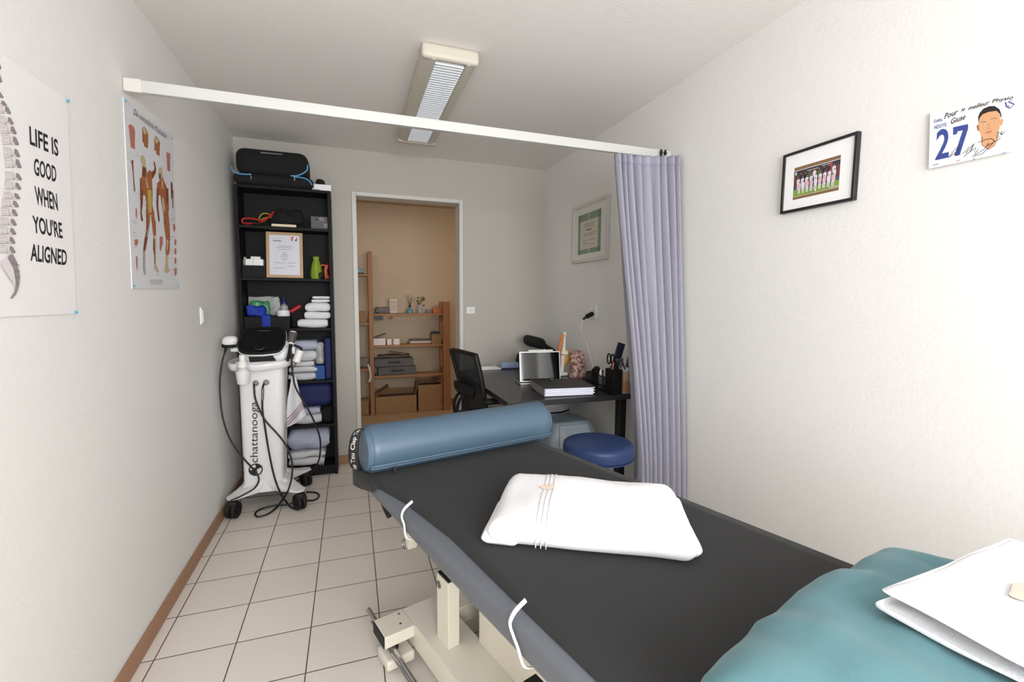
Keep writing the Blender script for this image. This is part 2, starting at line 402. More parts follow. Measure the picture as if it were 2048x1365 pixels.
# --- spine poster
d = wallplane('L', .004); z1 = Z(0, 80, 2.3526)
tr, br = d.uv(134, 200), d.uv(153, 628)
P = [(.98, tr[1]+.005), tr, br, (.95, br[1]+.005)]
sp = thing('hanging_poster', (LX, 1.3, br[1]), 'large white wall poster with a spine drawing and the words LIFE IS GOOD', 'poster')
sheet_prism(d, P, .003).build('sheet', M_paper, sp)
dt = wallplane('L', .004)
for st, a, b, c in (('LIFE IS', (140, 492), (275, 551), (136, 403)), ('GOOD', (160, 636), (265, 672), (158, 553)), ('WHEN', (168, 775), (273, 806), (160, 686)), ("YOU'RE", (157, 908), (295, 936), (150, 822)), ('ALIGNED', (143, 1040), (314, 1063), (143, 957))):
    A, B, C = (Vector(d.uv(*z1(*q))) for q in (a, b, c)); dt = wallplane('L', .004); dt.textm(st, A, B-A, C-A, M_ink, .022); dt.build('lettering', sp)
z4 = Z(0, 130, 2.844); dt = wallplane('L', .004)
M_bone = mat('print bone', (.83, .80, .80), .7); M_bones = mat('print bone grey', (.55, .51, .52), .7); M_boned = mat('print bone line', (.36, .33, .34), .7)
tips = [(-2, -45), (4, 20), (8, 95), (15, 185), (35, 232), (57, 275), (72, 335), (88, 390), (100, 452), (107, 520), (114, 582), (116, 652), (112, 706), (106, 760), (97, 806), (91, 856), (84, 910), (80, 962), (76, 1014), (76, 1068)]
for i, (tx, ty) in enumerate(tips):
    h = (tips[i+1][1]-ty if i+1 < len(tips) else 55)
    def q(*pp): return [d.uv(*z4(tx+a, ty+b*h/70)) for a, b in pp]
    dt.poly(q((-92, -64), (-52, -60), (-48, -2), (-90, 0)), M_bone)
    for a, b in (((-92, -55), (-52, -50)), ((-90, 0), (-48, -2)), ((-52, -50), (-46, -25)), ((-46, -25), (-48, -2)), ((-86, -40), (-60, -36)), ((-86, -14), (-58, -12))): dt.line(q(a, b), .0007, M_bones)
    dt.poly(q((-50, -44), (-26, -52), (-14, -30), (-22, 0), (-44, 2)), M_bone)
    dt.poly(q((-30, -46), (-16, -44), (2, -2), (-2, 6), (-16, 0), (-32, -22)), M_bones)
    dt.line(q((-16, -44), (2, -2)), .0011, M_boned); dt.line(q((2, -2), (-16, 0), (-32, -22)), .0008, M_boned); dt.line(q((-26, -52), (-30, -20), (-44, 2)), .0008, M_boned)
dt.poly([d.uv(*z4(*p)) for p in ((40, 1085), (62, 1075), (90, 1130), (104, 1200), (100, 1255), (82, 1305), (58, 1332), (50, 1326), (74, 1290), (84, 1240), (70, 1170), (30, 1110))], M_bones)
dt.poly([d.uv(*z4(*p)) for p in ((-10, 1120), (30, 1095), (66, 1160), (80, 1235), (70, 1250), (30, 1190))], M_bone)
for k in range(5): dt.line([d.uv(*z4(60+k*9-(k > 2)*k*2, 1130+k*38)), d.uv(*z4(104-(k > 2)*8, 1140+k*36))], .0012, M_boned)
dt.line([d.uv(*z4(*p)) for p in ((-10, 1140), (20, 1190), (60, 1240), (78, 1280))], .0008, M_bones)
dt.build('printed_spine', sp)
M_tack = mat('blue tack', (.30, .62, .70), .4)
for px, py in ((312, 285), (352, 1282)):
    u, v = d.uv(*z1(px, py)); MB().cyl(d.P(u, v, .0005), d.P(u, v, .006), .0045, .0035, 14).build('push_pin', M_tack, sp)

# --- muscle chart
d = wallplane('L', .004)
C4 = [d.uv(*q) for q in ((247, 195), (344, 272), (357, 578), (265, 578))]
mp = thing('hanging_chart', (LX, 2.25, C4[2][1]), 'anatomy chart of two muscle figures pinned below the curtain rail', 'poster')
M_chart = mat('chart paper', (.84, .845, .86), .45)
dt = wallplane('L', .004)
A, B, C = (Vector(d.uv(*z1(*q))) for q in ((627, 350), (783, 466), (632, 324))); dt.textm('Die menschliche Muskulatur', A, B-A, C-A, M_ink)
dt.build('lettering', mp)
dt = wallplane('L', .004); z3 = Z(240, 190, 6.824); z6 = Z(250, 380, 6.504)
cA, cB, cY, cD, cE, cR = (mat('print '+n, c, .6) for n, c in (('muscle', (.62, .37, .20)), ('dark muscle', (.47, .24, .15)), ('tendon yellow', (.70, .63, .30)), ('tendon beige', (.74, .68, .53)), ('tendon grey', (.62, .61, .60)), ('flesh red', (.70, .43, .37))))
def pg(zf, pts, m): dt.poly([d.uv(*zf(*p)) for p in pts], m)
DT = {k: wallplane('L', .004) for k in 'abc'}
for n_i, (zf, m, pts) in enumerate((
    (z3, cR, [(112, 415), (145, 400), (190, 440), (205, 500), (200, 640), (205, 745), (145, 715), (135, 600), (125, 500)]),
    (z3, cA, [(300, 460), (320, 435), (350, 450), (385, 540), (385, 620), (378, 735), (330, 705), (325, 660), (305, 640)]),
    (z3, cD, [(305, 470), (322, 445), (345, 460), (365, 520), (330, 540)]),
    (z3, cA, [(465, 600), (485, 560), (510, 580), (545, 650), (540, 740), (538, 840), (495, 805), (495, 770), (470, 760)]),
    (z3, cD, [(470, 605), (486, 570), (506, 588), (530, 640), (490, 670)]),
    (z3, cR, [(630, 780), (685, 800), (680, 900), (685, 1050), (645, 1030), (640, 900)]),
    (z3, cB, [(150, 895), (180, 890), (180, 960), (188, 1100), (208, 1325), (190, 1310), (172, 1050)]),
    (z3, cB, [(690, 1190), (710, 1195), (718, 1240), (705, 1420), (695, 1420)]),
    (z3, cB, [(305, 960), (345, 960), (362, 1040), (345, 1125), (300, 1130), (298, 1060)]),
    (z3, cD, [(278, 840), (300, 822), (325, 835), (348, 900), (350, 975), (330, 990), (300, 960), (280, 900)]),
    (z3, cB, [(420, 1050), (455, 1035), (470, 1000), (455, 915), (470, 905), (490, 1000), (488, 1060), (450, 1140), (425, 1140)]),
    (z3, cA, [(270, 1140), (310, 1115), (345, 1120), (365, 1060), (400, 1025), (430, 1050), (438, 1200), (440, 1370), (275, 1370), (285, 1250)]),
    (z3, cD, [(345, 1120), (356, 1125), (385, 1260), (412, 1290), (400, 1370), (380, 1370), (365, 1260)]),
    (z3, cB, [(270, 1140), (285, 1160), (292, 1370), (272, 1370)]),
    (z3, cA, [(545, 1160), (580, 1110), (600, 1180), (635, 1250), (655, 1370), (500, 1370), (505, 1210)]),
    (z3, cD, [(525, 1000), (545, 980), (570, 1000), (582, 1070), (580, 1110), (560, 1160), (545, 1170), (527, 1120)]),
    (z3, cB, [(528, 1070), (555, 1075), (556, 1150), (545, 1170), (528, 1130)]),
    (z3, cD, [(566, 1170), (580, 1165), (590, 1370), (572, 1370)]),
    (z6, cB, [(195, 0), (235, 0), (230, 180), (215, 290), (235, 400), (210, 410), (200, 330)]),
    (z6, cA, [(240, -20), (357, -20), (355, 200), (385, 330), (270, 330), (275, 170)]),
    (z6, cY, [(290, 0), (340, 0), (350, 150), (345, 290), (315, 310), (300, 250)]),
    (z6, cA, [(272, 310), (325, 330), (322, 420), (300, 540), (272, 540), (275, 420)]),
    (z6, cA, [(335, 340), (375, 320), (400, 440), (402, 600), (365, 600), (350, 450)]),
    (z6, cB, [(276, 320), (292, 330), (296, 520), (280, 530)]),
    (z6, cB, [(275, 540), (310, 520), (290, 650), (262, 800), (232, 800), (250, 640)]),
    (z6, cE, [(290, 520), (318, 505), (300, 600), (275, 620)]),
    (z6, cE, [(232, 795), (262, 795), (262, 960), (268, 1110), (245, 1100), (230, 1020)]),
    (z6, cD, [(365, 595), (402, 595), (405, 740), (400, 960), (440, 1060), (430, 1080), (375, 1030), (378, 850), (362, 770)]),
    (z6, cB, [(365, 620), (385, 650), (390, 960), (378, 960), (378, 850), (362, 770)]),
    (z6, cB, [(410, -20), (440, -20), (430, 200), (450, 400), (435, 425), (420, 330), (405, 200)]),
    (z6, cA, [(445, -20), (562, -20), (570, 250), (560, 330), (500, 330), (470, 150)]),
    (z6, cB, [(525, -20), (555, -20), (560, 200), (530, 150)]),
    (z6, cD, [(480, 100), (500, 110), (520, 260), (500, 300), (485, 200)]),
    (z6, cA, [(495, 300), (565, 320), (580, 480), (585, 660), (535, 670), (510, 500)]),
    (z6, cB, [(500, 380), (530, 430), (520, 450), (505, 430)]),
    (z6, cA, [(535, 650), (580, 650), (580, 800), (560, 860), (530, 850), (525, 800)]),
    (z6, cD, [(540, 650), (560, 650), (552, 780), (540, 780)]),
    (z6, cD, [(530, 845), (562, 855), (558, 960), (570, 1030), (585, 1060), (530, 1090), (508, 1050), (525, 960)]),
    (z6, cR, [(448, 610), (488, 605), (490, 700), (460, 800), (450, 780)]),
    (z6, cR, [(135, 240), (152, 245), (155, 330), (145, 385), (137, 330)]),
    (z6, cR, [(120, 650), (140, 640), (168, 650), (165, 700), (145, 740), (122, 700)]),
    (z6, cR, [(140, 860), (158, 870), (162, 960), (158, 1060), (142, 980)]),
    (z6, cR, [(640, 1020), (672, 1020), (668, 1100), (645, 1125)]),
    (z6, cB, [(610, 0), (626, 0), (626, 235), (616, 230)]),
    (z6, cR, [(622, 450), (640, 440), (656, 500), (640, 548), (624, 510)]))):
    kk = 'a' if 8 <= n_i <= 13 or 18 <= n_i <= 28 else 'b' if 14 <= n_i <= 17 or 29 <= n_i <= 37 else 'd%d' % (n_i-(n_i in (2, 4)))
    if kk not in DT: DT[kk] = wallplane('L', .004)
    dd = DT[kk]; dd.k = n_i; dd.poly([d.uv(*zf(*p)) for p in pts], m)
for k in DT:
    if k != 'c': DT[k].build('printed_figure' if k in 'ab' else 'printed_detail', mp)
dt = DT['c']; dt.k = 50
for y in (682, 802, 922):
    dt = wallplane('L', .004); pg(z6, [(655+14*math.cos(t*.5236), y+44*math.sin(t*.5236)) for t in range(12)], cR); dt.build('printed_detail', mp)
dt = DT['c']; dt.k = 50
pg(z6, [(320, 1165), (485, 1168), (485, 1232), (322, 1228)], mat('print grey', (.74, .74, .75), .6))
rr = random.Random(3)
for k in range(70):
    x = rr.choice((100, 165, 240, 400, 590, 600)); y = rr.uniform(20, 1120)
    dt.line([d.uv(*z6(x+rr.uniform(-12, 12), y)), d.uv(*z6(x+rr.uniform(25, 60), y+rr.uniform(4, 14)))], .0006, M_dink)
for k in range(30):
    x = rr.choice((110, 200, 300, 480, 600, 650)); y = rr.uniform(450, 1330)
    dt.line([d.uv(*z3(x+rr.uniform(-12, 12), y)), d.uv(*z3(x+rr.uniform(25, 60), y+rr.uniform(15, 30)))], .0006, M_dink)
dt.set(M_chart); sheet_prism(d, C4, .003, dt.mb); dt.build('sheet', mp)
for px, py in ((587, 284), (626, 1157), (835, 1157), (806, 462)):
    u, v = d.uv(*z1(px, py)); MB().cyl(d.P(u, v, .0005), d.P(u, v, .005), .0045, .0035, 14).build('push_pin', M_tack, mp)

# --- signed player card on the right wall
d = wallplane('R', .009); zc = Z(1840, 180, 8.03)
K4 = [d.uv(*zc(*q)) for q in ((165, 362), (1615, 60), (1545, 975), (140, 1268))]
pc = thing('picture_card', (RX, .8, K4[3][1]), 'white signed footballer card with a blue 27, taped to the right wall', 'picture card')
sheet_prism(d, K4, .0015).build('card', M_paperw, pc)
MB().box(RX-.0085, RX-.001, -K4[0][0]-.06, -K4[0][0]-.03, K4[0][1]-.03, K4[0][1]-.012).build('adhesive_pad', M_white, pc)
dt = wallplane('R', .009)
def kp(pts, m): dt.poly([d.uv(*zc(*p)) for p in pts], m)
def kl(pts, w, m): dt.line([d.uv(*zc(*p)) for p in pts], w, m)
def kt(st, a, b, c, m, bold=.014):
    A, B, C = (Vector(d.uv(*zc(*q))) for q in (a, b, c)); dt.textm(st, A, B-A, C-A, m, bold)
skin, skd, hair, shirt = mat('print skin', (.80, .60, .44), .5), mat('print skin shade', (.62, .42, .30), .5), mat('print hair', (.13, .11, .10), .5), mat('print shirt', (.87, .885, .915), .5)
lip = mat('print lips', (.72, .45, .38), .5)
kp([(800, 1120), (860, 960), (930, 880), (985, 860), (1100, 960), (1250, 790), (1400, 770), (1545, 800), (1542, 972)], shirt)
kp([(985, 740), (1240, 690), (1250, 800), (1200, 900), (1100, 965), (990, 890)], skd)
kp([(1010, 780), (1235, 720), (1245, 800), (1195, 890), (1100, 950), (1000, 880)], skin)
kp([(945, 560), (920, 560), (908, 590), (925, 650), (955, 665)], skd); kp([(1285, 480), (1325, 458), (1342, 480), (1325, 560), (1290, 580)], skin)
kp([(950, 470), (1000, 390), (1100, 345), (1230, 330), (1285, 380), (1290, 500), (1280, 620), (1250, 710), (1180, 765), (1100, 795), (1020, 775), (982, 735), (955, 650), (945, 550)], skin)
kp([(942, 530), (935, 440), (960, 370), (1020, 300), (1110, 262), (1200, 258), (1280, 310), (1310, 400), (1305, 465), (1285, 385), (1230, 335), (1100, 355), (1005, 395), (960, 450)], hair)
for x, y in ((1015, 550), (1190, 500)):
    kl([(x-50, y-28), (x, y-45), (x+45, y-38)], .0011, hair); kp([(x-32, y+4), (x, y-12), (x+34, y), (x, y+12)], mat('print eye white', (.80, .74, .68), .5)); kp([(x-10, y+2), (x, y-10), (x+12, y), (x, y+9)], hair)
kl([(1100, 540), (1098, 610), (1080, 628), (1120, 632), (1135, 615)], .0008, skd)
kp([(1045, 690), (1095, 662), (1120, 662), (1170, 650), (1130, 690), (1090, 698)], lip); kl([(1042, 690), (1105, 682), (1172, 650)], .0007, skd)
kt('DAN', (228, 533), (357, 505), (228, 480), M_navyink, .015); kt('NDOYE', (232, 636), (430, 582), (230, 577), M_navyink, .015)
kt('2', (245, 1132), (462, 1085), (272, 650), M_navyink, .02)
kp([(535, 600), (775, 548), (775, 625), (640, 1045), (555, 1065), (690, 648), (600, 668), (600, 705), (535, 725)], M_navyink)
for pts in ([(1375, 195), (1388, 268), (1435, 255)], [(1475, 160), (1422, 188), (1515, 232), (1446, 295), (1402, 272)]): kl(pts, .0026, M_navyink)
kt('Pour', (390, 472), (600, 395), (412, 375), M_ink); kt('le', (665, 355), (722, 330), (680, 290), M_ink); kt('meilleur', (775, 330), (1105, 235), (800, 255), M_ink); kt('Physio', (1150, 232), (1485, 165), (1180, 150), M_ink); kt('Giuse', (490, 556), (725, 470), (510, 462), M_ink)
for pts in ([(465, 1090), (520, 1010), (600, 920), (580, 1000), (500, 1060), (470, 1075)], [(560, 1040), (640, 890), (600, 1060), (720, 1000), (800, 900), (740, 1020), (860, 870), (800, 1000), (880, 860)], [(700, 1075), (850, 960), (900, 920), (880, 1000), (960, 930), (900, 1010), (840, 1070), (1000, 1030), (1150, 880), (1200, 820), (1150, 780), (1050, 800), (930, 850)], [(880, 1050), (1040, 950), (1110, 850), (1080, 900), (1300, 775)], [(1235, 690), (1275, 670), (1250, 730), (1235, 770), (1290, 750)], [(1290, 690), (1330, 720)], [(1320, 660), (1300, 725), (1375, 665)]): kl(pts, .0015, M_ink)
kt('rue de', (205, 1225), (300, 1200), (205, 1195), M_dink)
kp([(845, 1118), (870, 1095), (895, 1105), (870, 1118)], M_ltblue); kp([(1320, 1020), (1385, 995), (1385, 1008), (1325, 1032)], M_ltblue); kp([(580, 1140), (650, 1118), (650, 1130), (582, 1150)], lip)
dt.build('printed_portrait', pc)

# --- framed team photograph
d = wallplane('R', .018); zt = Z(1530, 180, 3.954)
o4 = [d.uv(*zt(*q)) for q in ((120, 975), (700, 880), (735, 330), (143, 513))]
u0 = (o4[0][0]+o4[3][0])/2; u1 = (o4[1][0]+o4[2][0])/2; v0 = (o4[0][1]+o4[1][1])/2; v1 = (o4[2][1]+o4[3][1])/2
def picture_frame(name, side, u0, u1, v0, v1, fw, th, mf, mpaper, label, cat='picture frame'):
    dd = wallplane(side, 0); n = dd.N
    t = thing(name, dd.P((u0+u1)/2, v0, 0), label, cat)
    mb = MB()
    for a, b, c, e in ((u0, u1, v0, v0+fw), (u0, u1, v1-fw, v1), (u0, u0+fw, v0+fw, v1-fw), (u1-fw, u1, v0+fw, v1-fw)):
        mb.prism([dd.P(a, c, .001), dd.P(b, c, .001), dd.P(b, e, .001), dd.P(a, e, .001)], n*th)
    mb.build('frame', mf, t, bevel=.0012)
    mb = MB(); mb.prism([dd.P(u0+fw*.8, v0+fw*.8, .002), dd.P(u1-fw*.8, v0+fw*.8, .002), dd.P(u1-fw*.8, v1-fw*.8, .002), dd.P(u0+fw*.8, v1-fw*.8, .002)], n*(th*.62))
    mb.build('mount', mpaper, t)
    return t, wallplane(side, .002+th*.62)
tf, dt = picture_frame('framed_picture', 'R', u0, u1, v0, v1, .0095, .018, mat('black frame', (.10, .10, .10), .4), M_paperw, 'black framed football team photograph on the right wall')
w_, h_ = u1-u0, v1-v0
a0, a1, b0, b1 = u0+w_*.175, u0+w_*.80, v0+h_*.20, v0+h_*.73
def T(a, b): return (a0+(a1-a0)*a, b0+(b1-b0)*b)
def tr_(x0, y0, x1, y1, m): dt.poly([T(x0, y0), T(x1, y0), T(x1, y1), T(x0, y1)], m)
pm = {n: mat('print team '+n, c, .5) for n, c in (('wood', (.50, .38, .26)), ('stand', (.40, .23, .22)), ('roof', (.22, .20, .22)), ('grass', (.48, .60, .20)), ('board', (.26, .32, .45)), ('wh', (.84, .82, .86)), ('pink', (.85, .68, .70)), ('dk', (.13, .14, .20)), ('gr', (.22, .38, .25)), ('sk', (.62, .44, .35)), ('seat', (.62, .30, .27)))}
tr_(0, 0, 1, 1, pm['wood']); tr_(0, .09, 1, .90, pm['stand']); tr_(0, .74, 1, .90, pm['roof']); tr_(0, .09, 1, .30, pm['grass']); tr_(0, .30, 1, .40, pm['board']); tr_(0, .88, 1, .90, pm['wh']); tr_(0, .085, 1, .095, pm['wh'])
tr_(.3, .80, .55, .815, pm['wh']); tr_(.62, .83, .80, .845, pm['wh']); tr_(.8, .6, .84, .88, pm['seat'])
def person(x, y, s, top, leg):
    dt.poly([T(x+q*s, y+r*s) for q, r in ((-.028, .0), (.028, 0), (.04, .13), (.03, .19), (-.03, .19), (-.04, .13))], top)
    u, v = T(x, y+.225*s); dt.ell(u, v, .0023*s, .0033*s, pm['sk'], 10)
    for e in (-.016, .016): dt.poly([T(x+(e-.01)*s, y-.15*s), T(x+(e+.01)*s, y-.15*s), T(x+(e+.012)*s, y+.01*s), T(x+(e-.012)*s, y+.01*s)], leg)
for i, m in enumerate(('dk', 'dk', 'gr', 'wh', 'gr', 'dk', 'dk', 'wh')): person(.16+i*.103, .55+(.02 if i in (3, 5, 6) else 0), .95, pm[m], pm['dk'])
for i in range(9): person(.11+i*.098, .43, .95, pm['wh'], pm['wh'])
for i in range(9): person(.14+i*.092, .30, .95, pm['pink' if i % 3 != 1 else 'wh'], pm['wh'])
dt.ell(*T(.05, .80), .004, .006, pm['wh'], 10); tr_(.80, .12, .99, .14, pm['wh']); tr_(.5, .12, .53, .19, pm['wh'])
dt.build('printed_photo', tf)

# --- white framed diploma behind the curtain
d = wallplane('R', .02); zd = Z(1100, 280, 4.0133)
o4 = [d.uv(*zd(*q)) for q in ((180, 997), (462, 950), (462, 432), (180, 552))]
u0 = (o4[0][0]+o4[3][0])/2; u1 = (o4[1][0]+o4[2][0])/2; v0 = (o4[0][1]+o4[1][1])/2; v1 = (o4[2][1]+o4[3][1])/2
df, dt = picture_frame('framed_picture', 'R', u0, u1, v0, v1, .022, .022, M_frame, mat('mount card', (.84, .83, .80), .6), 'white framed green bordered certificate on the wall beside the curtain')
w_, h_ = u1-u0, v1-v0
gm = mat('print green border', (.50, .57, .49), .6); cm = mat('print parchment', (.78, .75, .69), .6)
X = lambda a: u0+w_*a
Y = lambda b: v0+h_*b
dt.rect(X(.17), Y(.14), X(.82), Y(.82), gm); dt.rect(X(.24), Y(.22), X(.74), Y(.70), cm)
for b, a0_, a1_ in ((.64, .32, .66), (.61, .36, .62), (.58, .34, .64), (.535, .42, .56), (.47, .30, .70), (.44, .34, .66), (.36, .30, .44), (.36, .52, .68), (.31, .32, .48), (.28, .54, .66)): dt.rect(X(a0_), Y(b), X(a1_), Y(b+.008), M_dink)
dt.rect(X(.42), Y(.53), X(.56), Y(.545), M_ink)
for a in (.17, .74): dt.rect(X(a), Y(.70), X(a+.08), Y(.82), mat('print green', (.42, .52, .42), .6)); dt.rect(X(a), Y(.14), X(a+.08), Y(.22), MATS['print green'])
dt.ring(X(.49), Y(.76), .012, .018, cm); dt.ring(X(.49), Y(.18), .010, .015, cm)
dt.build('printed_certificate', df)

# --- sockets and switch
def plate(name, side, u, v, w, h, label, cat, holes):
    dd = wallplane(side, 0); t = thing(name, dd.P(u, v-h/2, 0), label, cat)
    mb = MB(); mb.prism([dd.P(u-w/2, v-h/2, .0005), dd.P(u+w/2, v-h/2, .0005), dd.P(u+w/2, v+h/2, .0005), dd.P(u-w/2, v+h/2, .0005)], dd.N*.009); mb.build('cover_plate', M_white, t, bevel=.002)
    dt = wallplane(side, .0095)
    if holes:
        for k in holes:
            dt.ring(u+k, v, .013, .0142, M_dink)
            for a, b in ((-.006, 0), (.006, 0), (0, -.004)): dt.ell(u+k+a, v+b, .0018, .0018, M_ink, 8)
        dt.build('pin_holes', t)
    else:
        MB().prism([dd.P(u-w*.36, v-h*.36, .0095), dd.P(u+w*.36, v-h*.36, .0095), dd.P(u+w*.36, v+h*.36, .0095), dd.P(u-w*.36, v+h*.36, .0095)], dd.N*.004).build('rocker', M_white, t, bevel=.001)
    return t
d = wallplane('B'); u, v = d.uv(941, 621); plate('wall_socket', 'B', u, v, .07, .055, 'white power socket on the back wall beside the door', 'socket', (0,))
d = wallplane('L'); u, v = d.uv(403.5, 632); plate('light_switch', 'L', u, v, .075, .088, 'white light switch on the left wall above the therapy machine', 'switch', None)
d = wallplane('R'); u, v = d.uv(1189, 624); plate('wall_socket', 'R', u, v, .075, .095, 'white power socket on the right wall above the desk', 'socket', (0,))
su, sv = u, v
ch = thing('plug_charger', d.P(u, v-.03, .011), 'black plug charger stuck in the socket above the desk', 'charger')
pA = d.P(u-.002, v-.012, .012); MB().tube([pA, pA+Vector((-.05, -.002, -.022))], .016, 12, 1).build('plug_body', M_blackp, ch, bevel=.002)
pB = pA+Vector((-.05, -.002, -.022)); MB().tube([pB, pB+Vector((-.025, 0, -.018))], .008, 10, 1).build('plug_tip', M_blackp, ch)
tag(MB().tube([pB+Vector((-.026, 0, -.02)), pB+Vector((-.03, .02, -.10)), (1.555, 2.86, .98), (1.56, 2.82, .90), (1.567, 2.78, .82), (1.565, 2.775, .733)], .0017, 6).build('charging_cord', M_white), 'thin white cable hanging from the charger down to the desk', 'cable')

# --- curtain rail
A = Vector((LX, 2.043, 2.018)); B = Vector((RX, 2.066, 2.03)); dx = (B-A).normalized(); zz = Vector((0, 0, 1)); yy = zz.cross(dx).normalized(); zz = dx.cross(yy)
L_ = (B-A).length; FM = frameM(A, dx, yy, zz)
rl = thing('curtain_rail', A-Vector((0, 0, .03)), 'white metal curtain rail crossing the room from wall to wall', 'curtain rail')
mb = MB(FM); mb.box(.002, L_-.002, -.012, .012, -.021, .021); mb.build('rail', M_alu, rl, bevel=.002)
mb = MB(FM); mb.box(.0015, .055, -.014, .014, -.023, .023); mb.build('end_bracket', mat('bracket plastic', (.80, .79, .76), .5), rl, bevel=.003)
for o_ in (.068, .043):
    c = FM @ Vector((L_-o_, -.018, .004)); mb = MB(); ring = [c+Vector((.004*math.cos(k*PI/8), 0, 0))+Vector((0, .006*math.cos(k*PI/8), .013*math.sin(k*PI/8))) for k in range(17)]
    mb.tube(ring, .0048, 8, 1); mb.cyl(c+Vector((0, -.003, 0)), c+Vector((0, .004, 0)), .008, n=16)
    mb.build('rail_glider', M_blackp, rl)

# --- curtain
def cur(u, v):
    z = 1.992-v*1.80
    k = v**.9
    s_ = 1-v
    xl = 1.252+.10*v+.05*math.sin(min(1, v/.85)*PI/2)**2*(1 if v < .86 else 1-(v-.86)*2)
    yl = 2.06-.085*v; xr = 1.577; yr = 1.985-.12*v
    x = xl+(xr-xl)*(u+.012*math.sin(23*u+5*v)); y = yl+(yr-yl)*u**1.5
    ph = 2*PI*(9.5*u+.55*math.sin(5.2*u+1.0)+.10*math.sin(3*v+4*u))
    a = (.018+.022*k)*(1+.45*math.sin(7*u+1))
    y += a*math.sin(ph)+.006*k*math.sin(2*ph+3*v)
    x += .007*math.cos(ph)*(.4+k)
    n = noise.noise(Vector((u*8, v*3, 3)))
    return (min(x+n*.004, 1.583), y+n*.01*k-.012, z)
mb = MB(); mb.grid(cur, 190, 44)
cu = tag(mb.build('curtain', M_curt, ang=180, solid=.0022), 'lavender grey curtain bunched up beside the right wall', 'curtain')
mb = MB(); mb.grid(lambda u, v: tuple(Vector(cur(u, v*.026))+Vector((0, -.0025, .006))), 190, 3); mb.build('heading_band', mat('curtain heading', (.59, .585, .645), .9), cu, ang=180, solid=.0015)

# --- ceiling lamp
lx, ly0, ly1 = .437, 2.04, 3.20
lt = thing('ceiling_lamp', (lx, 2.56, 2.30), 'long beige ceiling lamp with a metal louvre, switched off', 'ceiling lamp')
ML = Matrix.Translation((lx, 0, 0))
mb = MB(ML)
mb.prism([(-.120, ly0+.04, 2.371), (-.126, ly0+.04, 2.335), (-.118, ly0+.04, 2.318), (-.068, ly0+.04, 2.306), (-.064, ly0+.04, 2.312), (-.064, ly0+.04, 2.371)], (0, ly1-ly0-.06, 0))
mb.prism([(.120, ly0+.04, 2.371), (.126, ly0+.04, 2.335), (.118, ly0+.04, 2.318), (.078, ly0+.04, 2.306), (.072, ly0+.04, 2.312), (.072, ly0+.04, 2.371)], (0, ly1-ly0-.06, 0))
mb.build('housing', M_creamd, lt, ang=25)
mb = MB(ML); mb.box(-.064, .072, ly0+.04, ly1-.02, 2.362, 2.37); mb.build('reflector_back', M_dgrey, lt)
mb = MB(ML); n = 44
for k in range(n):
    y = ly0+.07+k*(ly1-ly0-.10)/n
    mb.prism([(-.062, y+.009, 2.309), (-.062, y+.012, 2.309), (-.062, y+.004, 2.345), (-.062, y+.001, 2.345)], (.130, 0, 0))
mb.build('louvre', M_louvre, lt)
mb = MB(); mb.rbox((lx, ly0+.045, 2.341), (.127, .018, .031), .017, 12); mb.build('end_cap', M_creamd, lt)
mb = MB(); mb.rbox((lx, ly1+.01, 2.338), (.127, .03, .032), .02, 10); mb.build('end_cap', M_creamd, lt)

# ================================================================== bookcase and what stands on it
FYB, BKB = 3.49, 3.69
bl, br_ = -.703, -.117
SZ = [.068, .374, .695, 1.067, 1.411, 1.756]      # shelf tops
TOPZ = 2.016
bc = thing('bookcase', ((bl+br_)/2, 3.59, 0), 'tall narrow black bookcase in the corner beside the doorway', 'bookcase')
MB().box(bl, bl+.02, FYB, BKB, 0, TOPZ).build('side_panel', M_black, bc, bevel=.001)
MB().box(br_-.02, br_, FYB, BKB, 0, TOPZ).build('side_panel', M_black, bc, bevel=.001)
MB().box(bl+.02, br_-.02, FYB, BKB, TOPZ-.018, TOPZ).build('top_panel', M_black, bc, bevel=.001)
MB().box(bl+.02, br_-.02, BKB-.008, BKB-.001, .05, TOPZ-.018).build('back_panel', M_black, bc)
MB().box(bl+.02, br_-.02, FYB+.012, FYB+.024, .0, .05).build('plinth', M_black, bc)
for z in SZ: MB().box(bl+.0205, br_-.0205, FYB+.002, BKB-.0085, z-.018, z).build('shelf', M_black, bc, bevel=.001)
def xz(px0, py0, px1, py1, y):
    a, b = PY(px0, py1, y), PY(px1, py0, y); return a.x, b.x, a.z, b.z
E_ = .0008
# soft case on top
case = thing('carry_case', (-.46, 3.56, TOPZ), 'black padded carry case with light blue piping on top of the bookcase', 'case')
mb = MB(); mb.rbox((-.46, 3.565, TOPZ+.034), (.238, .122, .033), .03, 12); mb.build('lower_shell', M_cap, case)
mb = MB(); mb.rbox((-.467, 3.568, TOPZ+.148), (.216, .118, .085), .055, 14); mb.build('lid', M_cap, case)
yf = 3.442
def cpt(px, py, y=yf): return PY(px, py, y)
for pts in ([(463, 334), (465, 340), (472, 346), (486, 348.5), (503, 349)], [(581, 352), (594, 351.5), (606, 347), (614, 340), (615, 330)], [(587, 354), (600, 355), (612, 358), (620, 364), (624, 371)]):
    MB().tube([cpt(*q) for q in pts], .0042, 8).build('piping', M_ltblue, case)
for px, py in ((502, 352), (589, 355)): MB().box(*[f(cpt(px, py).x) for f in (lambda a: a-.003, lambda a: a+.003)], yf-.004, yf+.002, cpt(px, py).z-.022, cpt(px, py).z).build('zip_pull', M_steel, case)
a = cpt(521, 305, 3.449); b = cpt(565, 310, 3.449)
MB().prism([(a.x, 3.449, a.z-.004), (b.x, 3.449, b.z-.004+.004), (b.x, 3.449, b.z+.006), (a.x, 3.449, a.z+.004)], (0, .004, 0)).build('logo_strip', M_steel, case)
